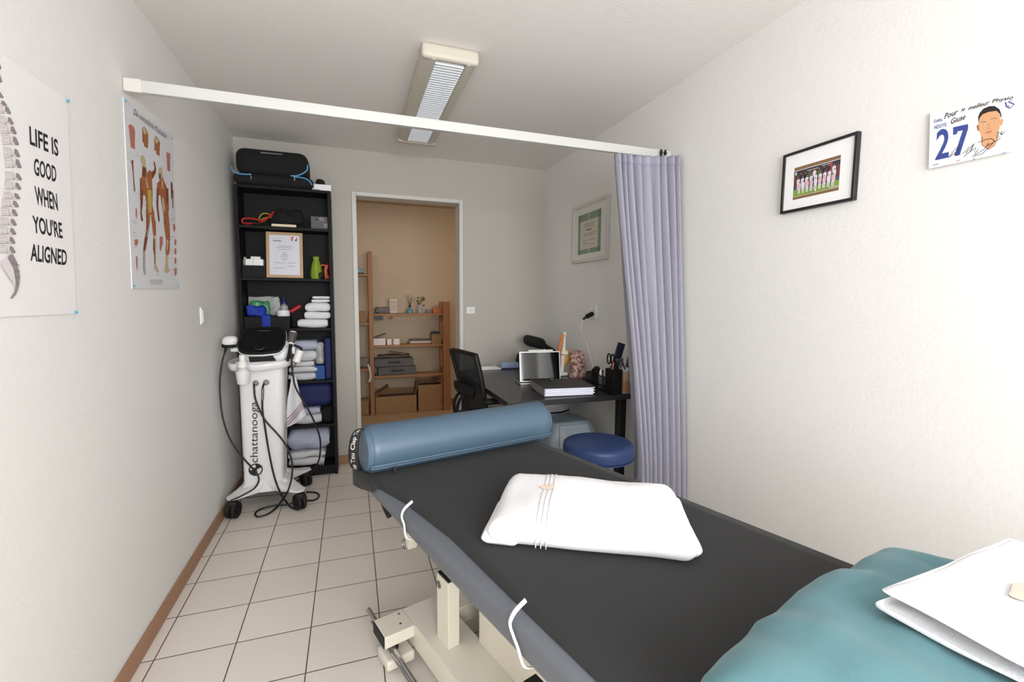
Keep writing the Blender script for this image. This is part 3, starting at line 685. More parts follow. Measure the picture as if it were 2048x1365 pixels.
tag(MB().rbox((-.185, 3.62, TOPZ+.052), (.032, .05, .05), .03, 8, amp=.006, freq=14).build('pouch', M_cap), 'small black pouch squeezed beside the carry case', 'pouch')
x0, x1, z0, z1 = xz(624.5, 366, 662, 381, 3.50)
wb = tag(MB().box(x0, x1, 3.50, 3.57, TOPZ+E_, TOPZ+.042).build('small_box', M_paperw, bevel=.001), 'small white printed box at the right end of the bookcase top', 'box')
dt = Decal((0, 3.4995, 0), (1, 0, 0), (0, 0, 1), (0, -1, 0))
for k in range(4): dt.rect(x0+.003, TOPZ+.034-k*.008, x0+.013+.003*(k % 2), TOPZ+.037-k*.008, M_navyink)
dt.rect(x0+.002, TOPZ+.003, x0+.05, TOPZ+.006, M_navyink); dt.build('printed_label', wb)
# --- shelf A
zA = SZ[5]
y = 3.52
rb = thing('resistance_band', (-.62, y, zA), 'red exercise band with a looped handle on the top shelf', 'exercise band')
P_ = [PY(px, py, y) for px, py in ((521, 441), (505, 437.5), (488, 437), (484, 442), (488, 447), (503, 447.5), (520, 446), (535, 437), (548, 424))]
for p in P_: p.z = max(p.z, zA+.008)
MB().tube(P_, (lambda t: (.0075, .006)), 8).build('strap', M_red, rb)
for px in (508, 515, 522): q = PY(px, 445.5, y-.012); MB().cyl((q.x-.008, q.y, zA+.012), (q.x+.006, q.y, zA+.012), .0105, n=12).build('grip', M_blackp, rb)
P_ = [PY(px, py, 3.56) for px, py in ((545, 435), (530, 436), (518, 442), (522, 430), (532, 427), (545, 432))]
for p in P_: p.z = max(p.z, zA+.006)
tag(MB().tube(P_, .004, 8).build('yellow_cord', M_yellow), 'yellow exercise cord behind the red band', 'exercise cord')
x0, x1, z0, z1 = xz(541, 408, 607, 449, 3.57)
tag(MB().rbox(((x0+x1)/2, 3.605, zA+.068), ((x1-x0)/2, .065, .0665), .06, 14, amp=.03, freq=11, seed=3).build('bag', M_cap), 'crumpled black bag in the middle of the top shelf', 'bag')
x0, x1, z0, z1 = xz(543, 444, 592, 452, 3.50)
tag(MB().box(x0, x1, 3.497, 3.525, zA+E_, zA+.018).build('slim_box', mat('cream card', (.85, .81, .68), .6), bevel=.002), 'slim cream box at the front edge of the top shelf', 'box')
x0, x1, z0, z1 = xz(622, 426, 660, 454, 3.53); x1 = min(x1, br_-.0225)
pb = tag(MB().box(x0, x1, 3.53, 3.60, zA+E_, zA+.088).build('patterned_box', mat('grey weave', (.33, .33, .34), .7), bevel=.001), 'dark grey patterned box at the right end of the top shelf', 'box')
dt = Decal((0, 3.5295, 0), (1, 0, 0), (0, 0, 1), (0, -1, 0))
for k in range(9): dt.rect(x0+.003, zA+.006+k*.0088, x1-.003, zA+.0075+k*.0088, M_grey)
dt.rect(x0+.055, zA+.06, x0+.085, zA+.082, M_grey); dt.rect(x0+.03, zA+.06, x0+.048, zA+.074, M_ink)
for k in range(3):
    for j in range(3): dt.rect(x0+.085+k*.008, zA+.016+j*.01, x0+.089+k*.008, zA+.02+j*.01, M_paper)
dt.build('printed_pattern', pb)
# --- shelf B
zB = SZ[4]
x0, x1, z0, z1 = xz(480, 527, 531, 553, 3.51)
x0 = max(x0, bl+.022)
tag(MB().box(x0, x1, 3.51, 3.66, zB+E_, zB+.082).build('storage_box', M_black, bevel=.002), 'black storage box on the second shelf', 'box')
zt_ = zB+.082+E_
for q, lab, top in (((491, 506), 'white carton on the black storage box, on the left', 0), ((506.5, 526), 'white carton on the black storage box, on the right', 0)):
    a, b = PY(q[0], 520, 3.52).x, PY(q[1], 520, 3.52).x
    tag(MB().box(a, b, 3.52, 3.58, zt_, zt_+.042).build('carton', M_paperw, bevel=.001), lab, 'carton', 'white cartons on the storage box')
a, b = PY(501, 510, 3.53).x, PY(520, 510, 3.53).x
tag(MB().box(a, b, 3.53, 3.575, zt_+.042+E_, zt_+.060).build('carton', M_paper, bevel=.001), 'flat white carton lying on top of two white cartons', 'carton', 'white cartons on the storage box')
tag(MB().lathe([(.0, 0), (.012, .001), (.013, .03), (.009, .042), (.009, .055), (0, .056)], (bl+.036, 3.55, zt_), 16).build('small_bottle', M_plast), 'small pale bottle at the left edge of the storage box', 'bottle')
cf = thing('framed_certificate', PY(569, 556, 3.515), 'oak framed certificate leaning on the second bookcase shelf', 'picture frame')
a = PY(533, 556, 3.505); b = PY(606.5, 556.5, 3.505); t_ = PY(605, 467, 3.55)
h_ = .315; tilt = math.atan2(.045, h_); W_ = b.x-a.x
FMc = Matrix.Translation((a.x, 3.505, zB+.004)) @ Matrix.Rotation(-tilt, 4, 'X')
mb = MB(FMc); fw = .019
for q in ((0, W_, 0, fw), (0, W_, h_-fw, h_), (0, fw, fw, h_-fw), (W_-fw, W_, fw, h_-fw)): mb.box(q[0], q[1], 0, .014, q[2], q[3])
mb.build('frame', M_oak, cf, bevel=.001)
MB(FMc).box(fw*.8, W_-fw*.8, .005, .011, fw*.8, h_-fw*.8).build('certificate', mat('cert paper', (.83, .83, .87), .4), cf)
dt = Decal(FMc @ Vector((0, .0049, 0)), (1, 0, 0), FMc.to_3x3() @ Vector((0, 0, 1)), FMc.to_3x3() @ Vector((0, -1, 0)))
X = lambda a: fw+(W_-2*fw)*a
Y = lambda b: fw+(h_-2*fw)*b
orange, nb = mat('print coral', (.80, .42, .33), .5), mat('print slate', (.25, .30, .40), .5)
dt.poly([(X(.72), Y(.86)), (X(.78), Y(.86)), (X(.80), Y(.97)), (X(.72), Y(.97))], orange); dt.poly([(X(.79), Y(.86)), (X(.82), Y(.86)), (X(.90), Y(.97)), (X(.84), Y(.97))], M_paperw); dt.poly([(X(.84), Y(.86)), (X(.91), Y(.86)), (X(.91), Y(.97))], nb)
dt.line([(X(.15+.2*k/8), Y(.88+.03*math.sin(k*PI/8))) for k in range(9)], .0012, M_dink); dt.rect(X(.12), Y(.84), X(.40), Y(.86), M_dink)
for bb, a0_, a1_ in ((.72, .3, .72), (.68, .22, .80), (.63, .30, .72), (.56, .42, .56), (.52, .42, .58), (.49, .40, .62), (.46, .34, .62), (.41, .38, .60), (.37, .42, .56), (.30, .18, .5), (.30, .56, .88), (.22, .55, .82), (.17, .12, .52)): dt.rect(X(a0_), Y(bb), X(a1_), Y(bb+.009), M_dink)
dt.build('printed_text', cf)
x0, x1, z0, z1 = xz(619, 508, 645, 556, 3.54); c = (x0+x1)/2
gl = thing('net_pouch', (c, 3.57, zB), 'lime green net pouch standing on the second shelf', 'pouch')
mb = MB(); mb.lathe([(.036, .001), (.041, .02), (.036, .07), (.027, .11), (.018, .135), (.021, .15), (.021, .158)], (c, 3.57, zB), 20, 1, .7); mb.build('pouch', M_lime, gl)
mb = MB()
for k in range(10): t = 2*PI*k/10; mb.tube([(c+r*math.cos(t), 3.57+r*.7*math.sin(t), zB+z) for r, z in ((.042, .02), (.037, .07), (.028, .11), (.019, .135))], .0012, 6)
mb.build('net_cord', mat('lime dark', (.33, .42, .06), .6), gl)
x0, x1, z0, z1 = xz(643, 521, 660, 556, 3.52)
rd = thing('rubber_gripper', ((x0+x1)/2, 3.55, zB), 'red and orange rubber gripper beside the lime pouch', 'gripper')
MB().rbox(((x0+x1)/2+.004, 3.535, zB+.056), (.02, .016, .054), .015, 10, amp=.012, freq=20).build('body', mat('dark red', (.48, .06, .07), .4), rd)
MB().tube([(x0-.006, 3.53, zB+.088), (x0+.01, 3.522, zB+.1), (x0+.028, 3.522, zB+.088), (x0+.024, 3.52, zB+.05), (x0+.03, 3.52, zB+.008)], .004, 8).build('loop', M_orange, rd)
tag(MB().rbox((x0-.004, 3.518, zB+.025), (.011, .011, .022), .009, 8).build('black_clip', M_blackp), 'black clip in front of the lime pouch', 'clip')
# --- shelf C
zC = SZ[3]
x0, x1, z0, z1 = xz(482, 629, 579, 657, 3.50); x0 = max(x0, bl+.024); bx0, bx1 = x0, x1
bz = zC+.082
bn = thing('storage_bin', ((x0+x1)/2, 3.57, zC), 'open black storage bin on the third shelf', 'bin')
mb = MB()
mb.box(x0, x1, 3.498, 3.504, zC+E_, bz); mb.box(x0, x1, 3.654, 3.66, zC+E_, bz); mb.box(x0, x0+.006, 3.504, 3.654, zC+E_, bz); mb.box(x1-.006, x1, 3.504, 3.654, zC+E_, bz); mb.box(x0, x1, 3.504, 3.654, zC+E_, zC+.006)
mb.build('bin_body', M_black, bn, bevel=.001)
def blob(name, px0, py0, px1, py1, y, dep, m, lab, cat, zmin=None, amp=.012, freq=14, seed=1, r=.03, n=12, group=None):
    x0, x1, z0, z1 = xz(px0, py0, px1, py1, y)
    if zmin is not None: z0 = zmin
    return tag(MB().rbox(((x0+x1)/2, y+dep/2, (z0+z1)/2), ((x1-x0)/2, dep/2, (z1-z0)/2), r, n, amp, freq, seed).build(name, m), lab, cat, group)
blob('blue_band', 491, 611, 531, 630, 3.51, .055, M_blue, 'folded royal blue cloth band in the black bin', 'cloth', zmin=bz+.001, amp=.014, freq=20, seed=2)
blob('green_packet', 498, 602, 538, 619, 3.575, .05, M_green, 'green wrapped packet in the black bin', 'packet', zmin=bz+.001, amp=.014, freq=24, seed=4)
blob('plastic_bag', 497, 593, 560, 610, 3.632, .02, M_plast, 'crinkled clear plastic bag on the green packet', 'bag', amp=.012, freq=34, seed=5, zmin=bz+.001)
a, b = PY(523.5, 640, 3.494).x, PY(541, 640, 3.494).x
tag(MB().tube([((a+b)/2, 3.53, bz+.012), ((a+b)/2, 3.505, bz+.012), ((a+b)/2, 3.4935, bz-.005), ((a+b)/2, 3.4935, bz-.04), ((a+b)/2, 3.4935, bz-.075)], ((b-a)/2, .0022), 12, flat=(1, 0, 0)).build('blue_strap', M_blue), 'royal blue strap hanging over the front of the bin', 'strap')
q = PY(568, 620, 3.60)
bt = thing('blue_capped_bottle', (q.x, 3.60, bz-.02), 'clear bottle with a blue cap standing in the bin', 'bottle')
MB().lathe([(0, 0), (.026, 0), (.027, .05), (.024, .072), (.011, .082), (.011, .088)], (q.x, 3.615, bz), 20).build('bottle', M_plast, bt)
MB().lathe([(.012, .086), (.013, .1), (.008, .107), (.006, .13), (0, .131)], (q.x, 3.615, bz), 16).build('cap', mat('cap blue', (.07, .12, .45), .4), bt)
x0, x1, z0, z1 = xz(552, 615, 579, 630, 3.515)
tb = thing('tape_roll', ((x0+x1)/2, 3.53, bz), 'white roll of tape on the front of the black bin', 'tape roll')
MB().lathe([(.012, .001), (.040, .001), (.041, .003), (.041, .040), (.039, .042), (.012, .042)], ((x0+x1)/2, 3.545, bz+.001), 28).build('roll', M_paperw, tb)
tag(MB().cyl(PY(581, 624, 3.52), PY(601, 612, 3.54), .0135, n=20).build('red_roller', M_red, bevel=.004), 'red massage stick between the bin and the towels', 'massage stick')
def towels(specs, y, zs, group, labels, m, name='folded_towel', layers=1, amp=.006):
    z = zs+E_
    for i, ((px0, px1, hh), lab) in enumerate(zip(specs, labels)):
        a, b = PY(px0, 650, y).x, PY(px1, 650, y).x; b = min(b, br_-.023)
        yy = y+.002*i
        tag(MB(Matrix.Translation((a, yy, z))).towel(b-a, 3.672-yy, hh-.001, layers, amp, seed=i*3+len(group)).build(name, m if not isinstance(m, list) else m[i], ang=60), lab, 'towel', group)
        z += hh+.0012
towels([(594, 655, .062), (609, 662, .052), (611, 662, .062), (624, 662, .022), (626, 662, .022)], 3.505, zC, 'white towels on the third shelf',
       ['thick rolled white towel at the bottom of the third shelf pile', 'white towel second from the bottom on the third shelf', 'white towel in the middle of the third shelf pile', 'thin white towel second from the top on the third shelf', 'thin white towel topmost on the third shelf pile'], M_terry)
# --- shelf D
zD = SZ[2]
towels([(572, 628, .052), (574, 631, .046), (575, 625, .034), (574, 630, .075), (577, 632, .07)], 3.505, zD, 'white towels on the fourth shelf',
       ['white towel at the bottom of the fourth shelf pile', 'white towel second from bottom on the fourth shelf', 'white towel in the middle of the fourth shelf pile', 'large white sheet second from top on the fourth shelf', 'large pale sheet on top of the fourth shelf pile'], [M_linen, M_linen, M_linen, M_linen, M_linenb])
x0, x1, z0, z1 = xz(631, 728, 649, 757, 3.53)
tag(MB().box(x0, x1, 3.53, 3.63, zD+E_, zD+.10).build('blue_carton', mat('carton blue', (.05, .28, .55), .6), bevel=.002), 'bright blue carton beside the white towels', 'carton')
tag(MB().rbox(((x0+x1)/2, 3.575, zD+.185), ((x1-x0)/2-.001, .05, .082), .04, 12, amp=.012, freq=16, seed=8).build('plastic_bag', M_plast), 'crumpled clear plastic bag on the blue carton', 'bag')
x0, x1, z0, z1 = xz(650, 668, 662, 755, 3.51)
tag(MB().rbox(((x0+br_-.023)/2, 3.58, zD+.001+.15), ((br_-.023-x0)/2, .07, .15), .014, 12).build('foam_pad', M_dblue), 'dark blue foam pad standing upright on the fourth shelf', 'foam pad')
# --- shelf E
zE = SZ[1]
a = PY(566, 830, 3.5).x; b = PY(637, 830, 3.5).x
towels([(570, 637, .07), (568, 634, .05)], 3.505, zE, 'white towels on the fifth shelf', ['white towel lying lowest on the fifth shelf', 'white towel lying under the dark blue cushion'], [M_linen, M_linenb])
x0, x1, z0, z1 = xz(585, 770, 660, 818, 3.50)
tag(MB().rbox(((x0+br_-.024)/2, 3.585, zE+.128+.085), ((br_-.024-x0)/2, .078, .084), .045, 14, amp=.004).build('blue_cushion', M_dblue), 'dark blue cushion lying on towels on the fifth shelf', 'cushion')
x0, x1, z0, z1 = xz(644, 818, 660, 848, 3.53)
tag(MB().rbox(((x0+br_-.024)/2, 3.59, zE+.061), ((br_-.024-x0)/2, .06, .06), .03, 10, amp=.006).build('black_bag', M_cap), 'black bag at the right end of the fifth shelf', 'bag')
# --- shelf F
zF = SZ[0]
towels([(566, 640, .058), (566, 643, .05), (566, 652, .155)], 3.50, zF, 'folded sheets on the bottom shelf', ['white fringed blanket lowest on the bottom shelf', 'white blanket in the middle of the bottom shelf pile', 'large pale blue grey sheet on top of the bottom shelf pile'], [M_linen, M_linen, M_linenb], 'folded_blanket', 1, .010)
mb = MB(); q = PY(639, 918, 3.495)
for k in range(7): mb.tube([(q.x-.005+k*.003, 3.493, zF+.05), (q.x+k*.005-.008, 3.484, zF+.035), (q.x+k*.006-.004, 3.483, zF+.02-(k % 3)*.006)], .0014, 5)
mb.build('fringe', M_linen, next(o for o in SC.objects if o.get('label', '').startswith('white fringed')))

# ================================================================== therapy machine
def ray_on(px, py, O, N): O, N = Vector(O), Vector(N); d = ray(px, py); return CAM+d*((O-CAM).dot(N)/d.dot(N))
FY = 3.0
tm = thing('therapy_machine', (-.5, 3.12, 0), 'white wheeled therapy machine with a black screen standing before the bookcase', 'therapy machine')
M_mach = mat('machine white', (.87, .87, .875), .32)
# column: tapered rounded body
tl, tr2, bl2, brr = PY(474, 748, FY), PY(568, 748, FY), PY(486, 985, FY), PY(567, 985, FY)
def colp(u, v):
    z = .12+(.885-.12)*v
    t = (z-bl2.z)/(tl.z-bl2.z)
    xa, xb = bl2.x+(tl.x-bl2.x)*t, brr.x+(tr2.x-brr.x)*t
    fl_ = max(0, (.19-z)/.08)**2
    xa -= .05*fl_; xb += .03*fl_
    hx, hy = (xb-xa)/2, .11; a = 2*PI*u; c, s = math.cos(a), math.sin(a); e = .32
    return ((xa+xb)/2+hx*math.copysign(abs(c)**e, c), FY+hy+.002-.012*fl_*(s < 0)*abs(s)+hy*math.copysign(abs(s)**e, s), z)
mb = MB(); mb.grid(colp, 64, 14, True); mb.f.append(tuple(14*64+k for k in range(64))); mb.m.append(0)
mb.build('column', M_mach, tm, ang=50)
# base with four legs
WH = [(-.672, 2.955), (-.322, 2.955), (-.318, 3.325), (-.64, 3.33)]
mb = MB(); mb.rbox((-.505, 3.12, .140), (.125, .118, .040), .03, 10)
for i, (x, y) in enumerate(WH):
    z1_ = .128
    sx = -1 if x < -.5 else 1; sy = -1 if y < 3.1 else 1
    c0 = Vector((-.505+.055*sx, 3.12+.06*sy, 0)); tip = Vector((x+.024*sx, y+.012*sy, 0)); dv = (tip-c0).normalized(); LM = frameM(c0, dv, Vector((-dv.y, dv.x, 0)), Vector((0, 0, 1))); ln = (tip-c0).length
    secs = []
    for k in range(15):
        t = k/14; hw = .075*(1-t)+.034*t if t < .93 else .034*math.sqrt(max(.05, 1-((t-.93)/.07)**2)); top = .075*(1-t)**1.6+.128-.004*t; bot = .108+.004*t
        secs.append([LM @ Vector((ln*t, hw*math.copysign(abs(math.cos(a_))**.5, math.cos(a_)), (top+bot)/2+(top-bot)/2*math.copysign(abs(math.sin(a_))**.6, math.sin(a_)))) for a_ in [2*PI*j/20 for j in range(20)]])
    mb.add([p for s_ in secs for p in s_], [(k*20+j, k*20+(j+1) % 20, (k+1)*20+(j+1) % 20, (k+1)*20+j) for k in range(14) for j in range(20)]+[tuple(range(19, -1, -1)), tuple(14*20+j for j in range(20))])
mb.build('base', M_mach, tm, ang=60)
MB().rbox((-.5, 3.12, .098), (.13, .12, .012), .01, 6).build('underside', M_dgrey, tm)
for i, (x, y) in enumerate(WH):
    mb = MB()
    a = .5 if i in (1, 2) else -.3
    for s in (-1, 1):
        c = Vector((x+s*.015*math.cos(a), y+s*.015*math.sin(a), .048)); dv = Vector((math.cos(a), math.sin(a), 0))
        mb.cyl(c-dv*.010, c+dv*.010, .0475, n=28)
    mb.cyl((x, y, .05), (x, y, .118), .014, n=14)
    mb.rbox((x+.008*math.sin(a), y-.004, .085), (.024, .026, .022), .012, 6)
    cs = mb.build('caster', M_rubber, tm, bevel=.004)
    for s in (-1, 1):
        c = Vector((x+s*.026*math.cos(a), y+s*.026*math.sin(a), .048)); dv = Vector((math.cos(a), math.sin(a), 0))
        MB().cyl(c-dv*.002, c+dv*.002, .026, n=20).build('hub', M_blackp, cs)
# lettering and logo on the column front
dt = Decal((0, FY-.0015, 0), (1, 0, 0), (0, 0, 1), (0, -1, 0))
A, B, C = (Vector(dt.uv(*q)) for q in ((520.6, 926), (519.5, 804.6), (500.6, 926)))
dt.textm('chattanooga', A, B-A, C-A, M_ink)
dt.build('lettering', tm)
dt = Decal((0, FY-.0015, 0), (1, 0, 0), (0, 0, 1), (0, -1, 0))
u, v = dt.uv(511.5, 940); dt.ring(u, v, .031, .038, M_ink); dt.ring(u, v, .0, .031, M_ink, PI, 1.5*PI); dt.ring(u, v, 0, .031, M_ink, .1*PI, .5*PI); dt.rect(u-.01, v-.02, u+.006, v+.012, M_ink)
dt.build('logo', tm)
# ports
for px, py in ((511.5, 767), (532.5, 765.5)):
    c = PY(px, py, FY-.002); mb = MB(); mb.cyl(c+Vector((0, .004, 0)), c-Vector((0, .006, 0)), .0165, n=24); mb.cyl(c, c-Vector((0, .012, 0)), .011, n=20)
    mb.build('socket_port', M_steel, tm, bevel=.002)
# handle ring
zr = .885
pts = [(-.66, 3.19, zr+.005), (-.675, 3.08, zr), (-.655, 2.985, zr-.004), (-.60, 2.955, zr-.008), (-.51, 2.945, zr-.010), (-.42, 2.96, zr-.002), (-.372, 2.985, zr+.004), (-.352, 3.06, zr+.006), (-.35, 3.17, zr+.006)]
MB().tube(pts, (.011, .024), 12, flat=(0, 1, 0)).build('handle_rail', M_mach, tm, ang=60)
mb = MB(); mb.rbox((-.498, 3.11, .892), (.145, .115, .016), .014, 10); mb.build('tray', M_mach, tm)
# cup holder
cup = PY(486.5, 755, 2.907)
MB().lathe([(0, -.038), (.028, -.038), (.031, -.034), (.0375, .036), (.0345, .036), (.029, -.03), (0, -.031)], cup, 28).build('cup_holder', M_mach, tm)
MB().box(cup.x-.012, cup.x+.012, cup.y+.036, 2.965, cup.z+.005, cup.z+.03).build('holder_bracket', M_mach, tm)
gb = thing('gel_bottle', cup+Vector((0, 0, -.03)), 'white gel bottle in the cup holder of the therapy machine', 'bottle')
MB().lathe([(0, -.03), (.027, -.03), (.0275, .06), (.026, .075), (.017, .092), (.0135, .097), (.0135, .104)], cup, 24).build('bottle', M_white, gb)
MB().lathe([(.0165, .098), (.0165, .122), (.015, .126), (0, .1265)], cup, 20).build('cap', M_white, gb)
mb = MB()
for k in range(9):
    for j in range(2): t = -PI/2+(k-4)*.27; mb.box(cup.x+.0276*math.cos(t)-.002, cup.x+.0276*math.cos(t)+.002, cup.y+.0277*math.sin(t)-.0012, cup.y+.0277*math.sin(t)+.001, cup.z+.045+j*.008, cup.z+.049+j*.008)
mb.build('printed_marks', M_dink, gb)
# neck and console
zc2 = Z(430, 640, 8.533)
mb = MB(); mb.rbox((-.49, 3.10, .945), (.128, .085, .045), .03, 12, fn=lambda q: (q.x*(1+.12*q.z/.045), q.y+.012*q.z/.045, q.z)); mb.build('neck', M_mach, tm)
On = PY(524, 717, 2.992); Nn = Vector((0, -1, .35)).normalized()
pp = [ray_on(*zc2(*q), On, Nn) for q in ((570, 622), (980, 602), (1040, 692), (590, 720))]
MB().prism(pp, -Nn*.02).build('keypad', M_blackp, tm, bevel=.002)
Os = PY(524, 682, 3.02); Ns = Vector((.02, -.80, .60)).normalized()
out = [(385, 470), (390, 400), (412, 320), (455, 230), (520, 160), (600, 132), (700, 120), (900, 112), (1080, 115), (1160, 135), (1203, 175), (1215, 250), (1208, 330), (1190, 410), (1145, 490), (1090, 535), (1030, 552), (800, 575), (600, 578), (500, 570), (430, 545), (398, 515)]
Q = [ray_on(*zc2(*q), Os, Ns) for q in out]
ctr = sum(Q, Vector())/len(Q)
mb = MB(); mb.prism([ctr+(q-ctr)*1.0 for q in Q], -Ns*.018); sc_ = mb.build('screen_bezel', M_blackp, tm, bevel=.004, ang=50)
mb = MB(); mb.prism([ctr+(q-ctr)*.93+Ns*.0015 for q in Q], -Ns*.004); mb.build('display', M_glossb, sc_)
mb = MB(); mb.prism([ctr+(q-ctr)*1.02-Ns*.018 for q in Q], -Ns*.022); mb.build('console_shell', M_mach, tm, bevel=.008, ang=50, seg=3)
kc = ray_on(*zc2(770, 470), Os, Ns)+Ns*.002
ux = Vector((1, 0, 0)); uy = Ns.cross(ux).normalized()
mb = MB(); mb.cyl(kc-Ns*.004, kc+Ns*.010, .021, n=28); kn = mb.build('dial_knob', M_glossb, sc_, bevel=.003)
mb = MB(); mb.tube([kc+Ns*.006+(ux*math.cos(a)+uy*math.sin(a))*.023 for a in [PI*1.08+k*PI*.84/14 for k in range(15)]], .0018, 6, 1); mb.build('dial_ring', M_steel, sc_)
a = ray_on(*zc2(735, 190), Os, Ns)+Ns*.002; b = ray_on(*zc2(940, 192), Os, Ns)+Ns*.002
MB().tube([a, (a+b)/2, b], .0009, 6, 1).build('brand_line', M_grey, sc_)
# left applicator on its holder arm
ap = PY(459, 684, 3.03)
MB().rbox((ap.x+.045, 3.062, ap.z-.049), (.045, .03, .012), .008, 6).build('holder_arm', M_mach, tm)
la = thing('handpiece', ap+Vector((0, 0, -.03)), 'white rounded applicator head held on the left of the machine', 'applicator')
mb = MB(); mb.rbox(ap+Vector((.002, 0, .004)), (.039, .034, .030), .028, 12, fn=lambda q: (q.x+.15*q.z, q.y, q.z)); mb.build('head', M_white, la)
mb = MB(); mb.rbox(ap+Vector((-.004, 0, -.022)), (.033, .029, .012), .01, 8); mb.build('rim', M_blackp, la)
mb = MB(); mb.cyl(ap+Vector((-.012, -.02, -.028)), ap+Vector((-.02, -.026, -.06)), .009, .006, 12); mb.build('strain_relief', M_blackp, la)
def pth(pts): return [PY(px, py, y) if y > 1 else PZ(px, py, y) for px, py, y in pts]
RC = .0052
MB().tube(pth([(452, 700, 3.0), (445, 722, 2.98), (440, 760, 2.96), (441, 800, 2.95), (447, 842, 2.94), (462, 882, 2.94), (485, 915, 2.95), (503, 935, 2.97), (514, 948, 2.975), (517.5, 962, 2.965), (508, 978, 2.93), (482, 993, 2.905), (464, 1001, 2.89), (457, 1006, 2.885)]), RC, 8).build('cable', M_cable, la)
# right applicator
ra = thing('handpiece', PY(585, 690, 3.02), 'dark grey applicator handle with white end held on the right of the machine', 'applicator')
t0, t1_ = PY(586, 667, 3.03), PY(582, 688, 3.0)
MB().tube([t0, t0.lerp(t1_, .35), t0.lerp(t1_, .7), t1_], lambda t: .0245-.010*t*t, 18).build('grip', mat('warm grey plastic', (.30, .28, .27), .4), ra)
up = (t0-t1_).normalized()
MB().cyl(t0-up*.001, t0+up*.009, .0225, .019, 20).build('head_cap', M_white, ra, bevel=.002)
MB().cyl(t1_+up*.004, t1_-up*.005, .0165, n=18).build('collar', M_white, ra)
MB().tube([t1_-up*.003, t1_-up*.05, t1_-up*.11], lambda t: .0105-.003*t, 12).build('sleeve', M_blackp, ra)
MB().tube(pth([(582, 702, 3.0), (584, 730, 2.98), (586, 750, 2.97), (591, 775, 2.96), (606, 802, 2.95), (623, 832, 2.95), (637, 866, 2.96), (641, 890, 2.98), (638, 920, 3.02), (627, 941, 3.06), (612, 955, 3.1)]), RC, 8).build('cable', M_cable, ra)
mb = MB(); q = PY(579, 684, 3.06); mb.rbox((q.x-.02, 3.07, q.z-.012), (.035, .022, .016), .008, 6); mb.rbox((q.x+.02, 3.06, q.z-.04), (.012, .018, .035), .008, 6); mb.build('holder_arm', M_mach, tm)
MB().rbox(PY(582, 708, 3.075)+Vector((0, 0, 0)), (.016, .016, .035), .01, 8, fn=lambda q: (q.x-.3*q.z, q.y, q.z)).build('holder_clip', M_blackp, tm)
MB().tube([PY(573, 727, 3.07), PY(579, 724, 3.07), PY(583, 734, 3.08), PY(585, 744, 3.085), PY(582, 751, 3.09)], .006, 8).build('hook', M_blackp, tm)
# spray bottle hanging on the right
sp0, sp1 = PY(593, 722, 3.02), PY(600, 704, 3.03)
sb = thing('spray_bottle', sp0, 'small white spray bottle with a black nozzle hanging right of the machine', 'bottle')
dd_ = (sp1-sp0).normalized()
MB().tube([sp0-dd_*.01, sp0, sp1, sp1+dd_*.008], lambda t: .023-.006*abs(2*t-1)**4, 18, 4).build('bottle', M_white, sb)
MB().tube([sp1+dd_*.004, sp1+dd_*.022, sp1+dd_*.022+Vector((-.04, 0, .02)), sp1+dd_*.02+Vector((-.055, 0, .035))], .0075, 10, 3).build('nozzle', M_blackp, sb)
MB().tube([sp0-dd_*.008, sp0-dd_*.03, sp0-dd_*.05+Vector((-.01, 0, 0))], .006, 8, 3).build('stem', M_steel, sb)
# hanging striped tea towel
tt = thing('tea_towel', PY(583, 850, 3.06), 'white tea towel with red and blue stripes hanging from the machine', 'towel')
def tow(u, v):
    L = [(584, 752), (575, 800), (573, 828), (574, 855)]; Rr = [(592, 755), (600, 790), (606, 812), (613, 830)]
    def ip(P, t):
        t *= len(P)-1; i = min(int(t), len(P)-2); f = t-i; return (P[i][0]+(P[i+1][0]-P[i][0])*f, P[i][1]+(P[i+1][1]-P[i][1])*f)
    a, b = ip(L, v), ip(Rr, v); f = u
    y = 3.10+.018*math.sin(u*5.5+.6)*(.3+v)-.015*v
    return tuple(PY(a[0]+(b[0]-a[0])*f, a[1]+(b[1]-a[1])*f+3*math.sin(u*PI)*v, y))
mb = MB(); mb.grid(tow, 28, 36); mb.build('cloth', M_linen, tt, ang=180, solid=.003)
for v0, v1, m in ((.64, .68, mat('stripe red', (.70, .45, .46), .9)), (.71, .775, mat('stripe blue', (.55, .61, .72), .9)), (.80, .84, MATS['stripe red'])):
    mb = MB(); mb.grid(lambda u, v: tuple(Vector(tow(.02+.96*u, min(.995, v0+.02+(v1-v0)*v+.24*(.5-u))))+Vector((0, -.0028, 0))), 28, 4); mb.build('stripe', m, tt, ang=180, solid=.001)
# front cables
MB().tube(pth([(508, 769, 2.985), (508.5, 778, 2.975), (510, 795, 2.97), (517, 815, 2.965), (531, 842, 2.96), (558, 872, 2.95), (575, 897, 2.94), (584, 925, 2.92), (583.5, 955, 2.90), (575, 985, 2.88), (565, 1000, .012), (553, 1016, .010), (535, 1029, .010), (515, 1034, .010), (511, 1027, .010), (522, 1019, .010), (550, 1012, .010), (575, 1010, .010), (590, 1004, .018), (606, 1002, .010), (628, 1001, .010), (638, 993, .010), (632, 986, .010), (612, 985, .010)]), RC, 8).build('cable', M_cable, tm)
MB().tube(pth([(528, 768, 2.985), (525.5, 776, 2.97), (525, 790, 2.97), (525, 820, 2.965), (531, 862, 2.96), (538, 905, 2.95), (548, 952, 2.92), (560, 985, 2.89), (570, 1001, .012), (582, 1015, .010), (596, 1019, .010), (607, 1008, .010), (612, 995, .010), (600, 976, .010), (580, 964, .010), (568, 963, .010), (572, 968, .010), (595, 962, .010), (612, 955, .010)]), RC, 8).build('cable', M_cable, tm)
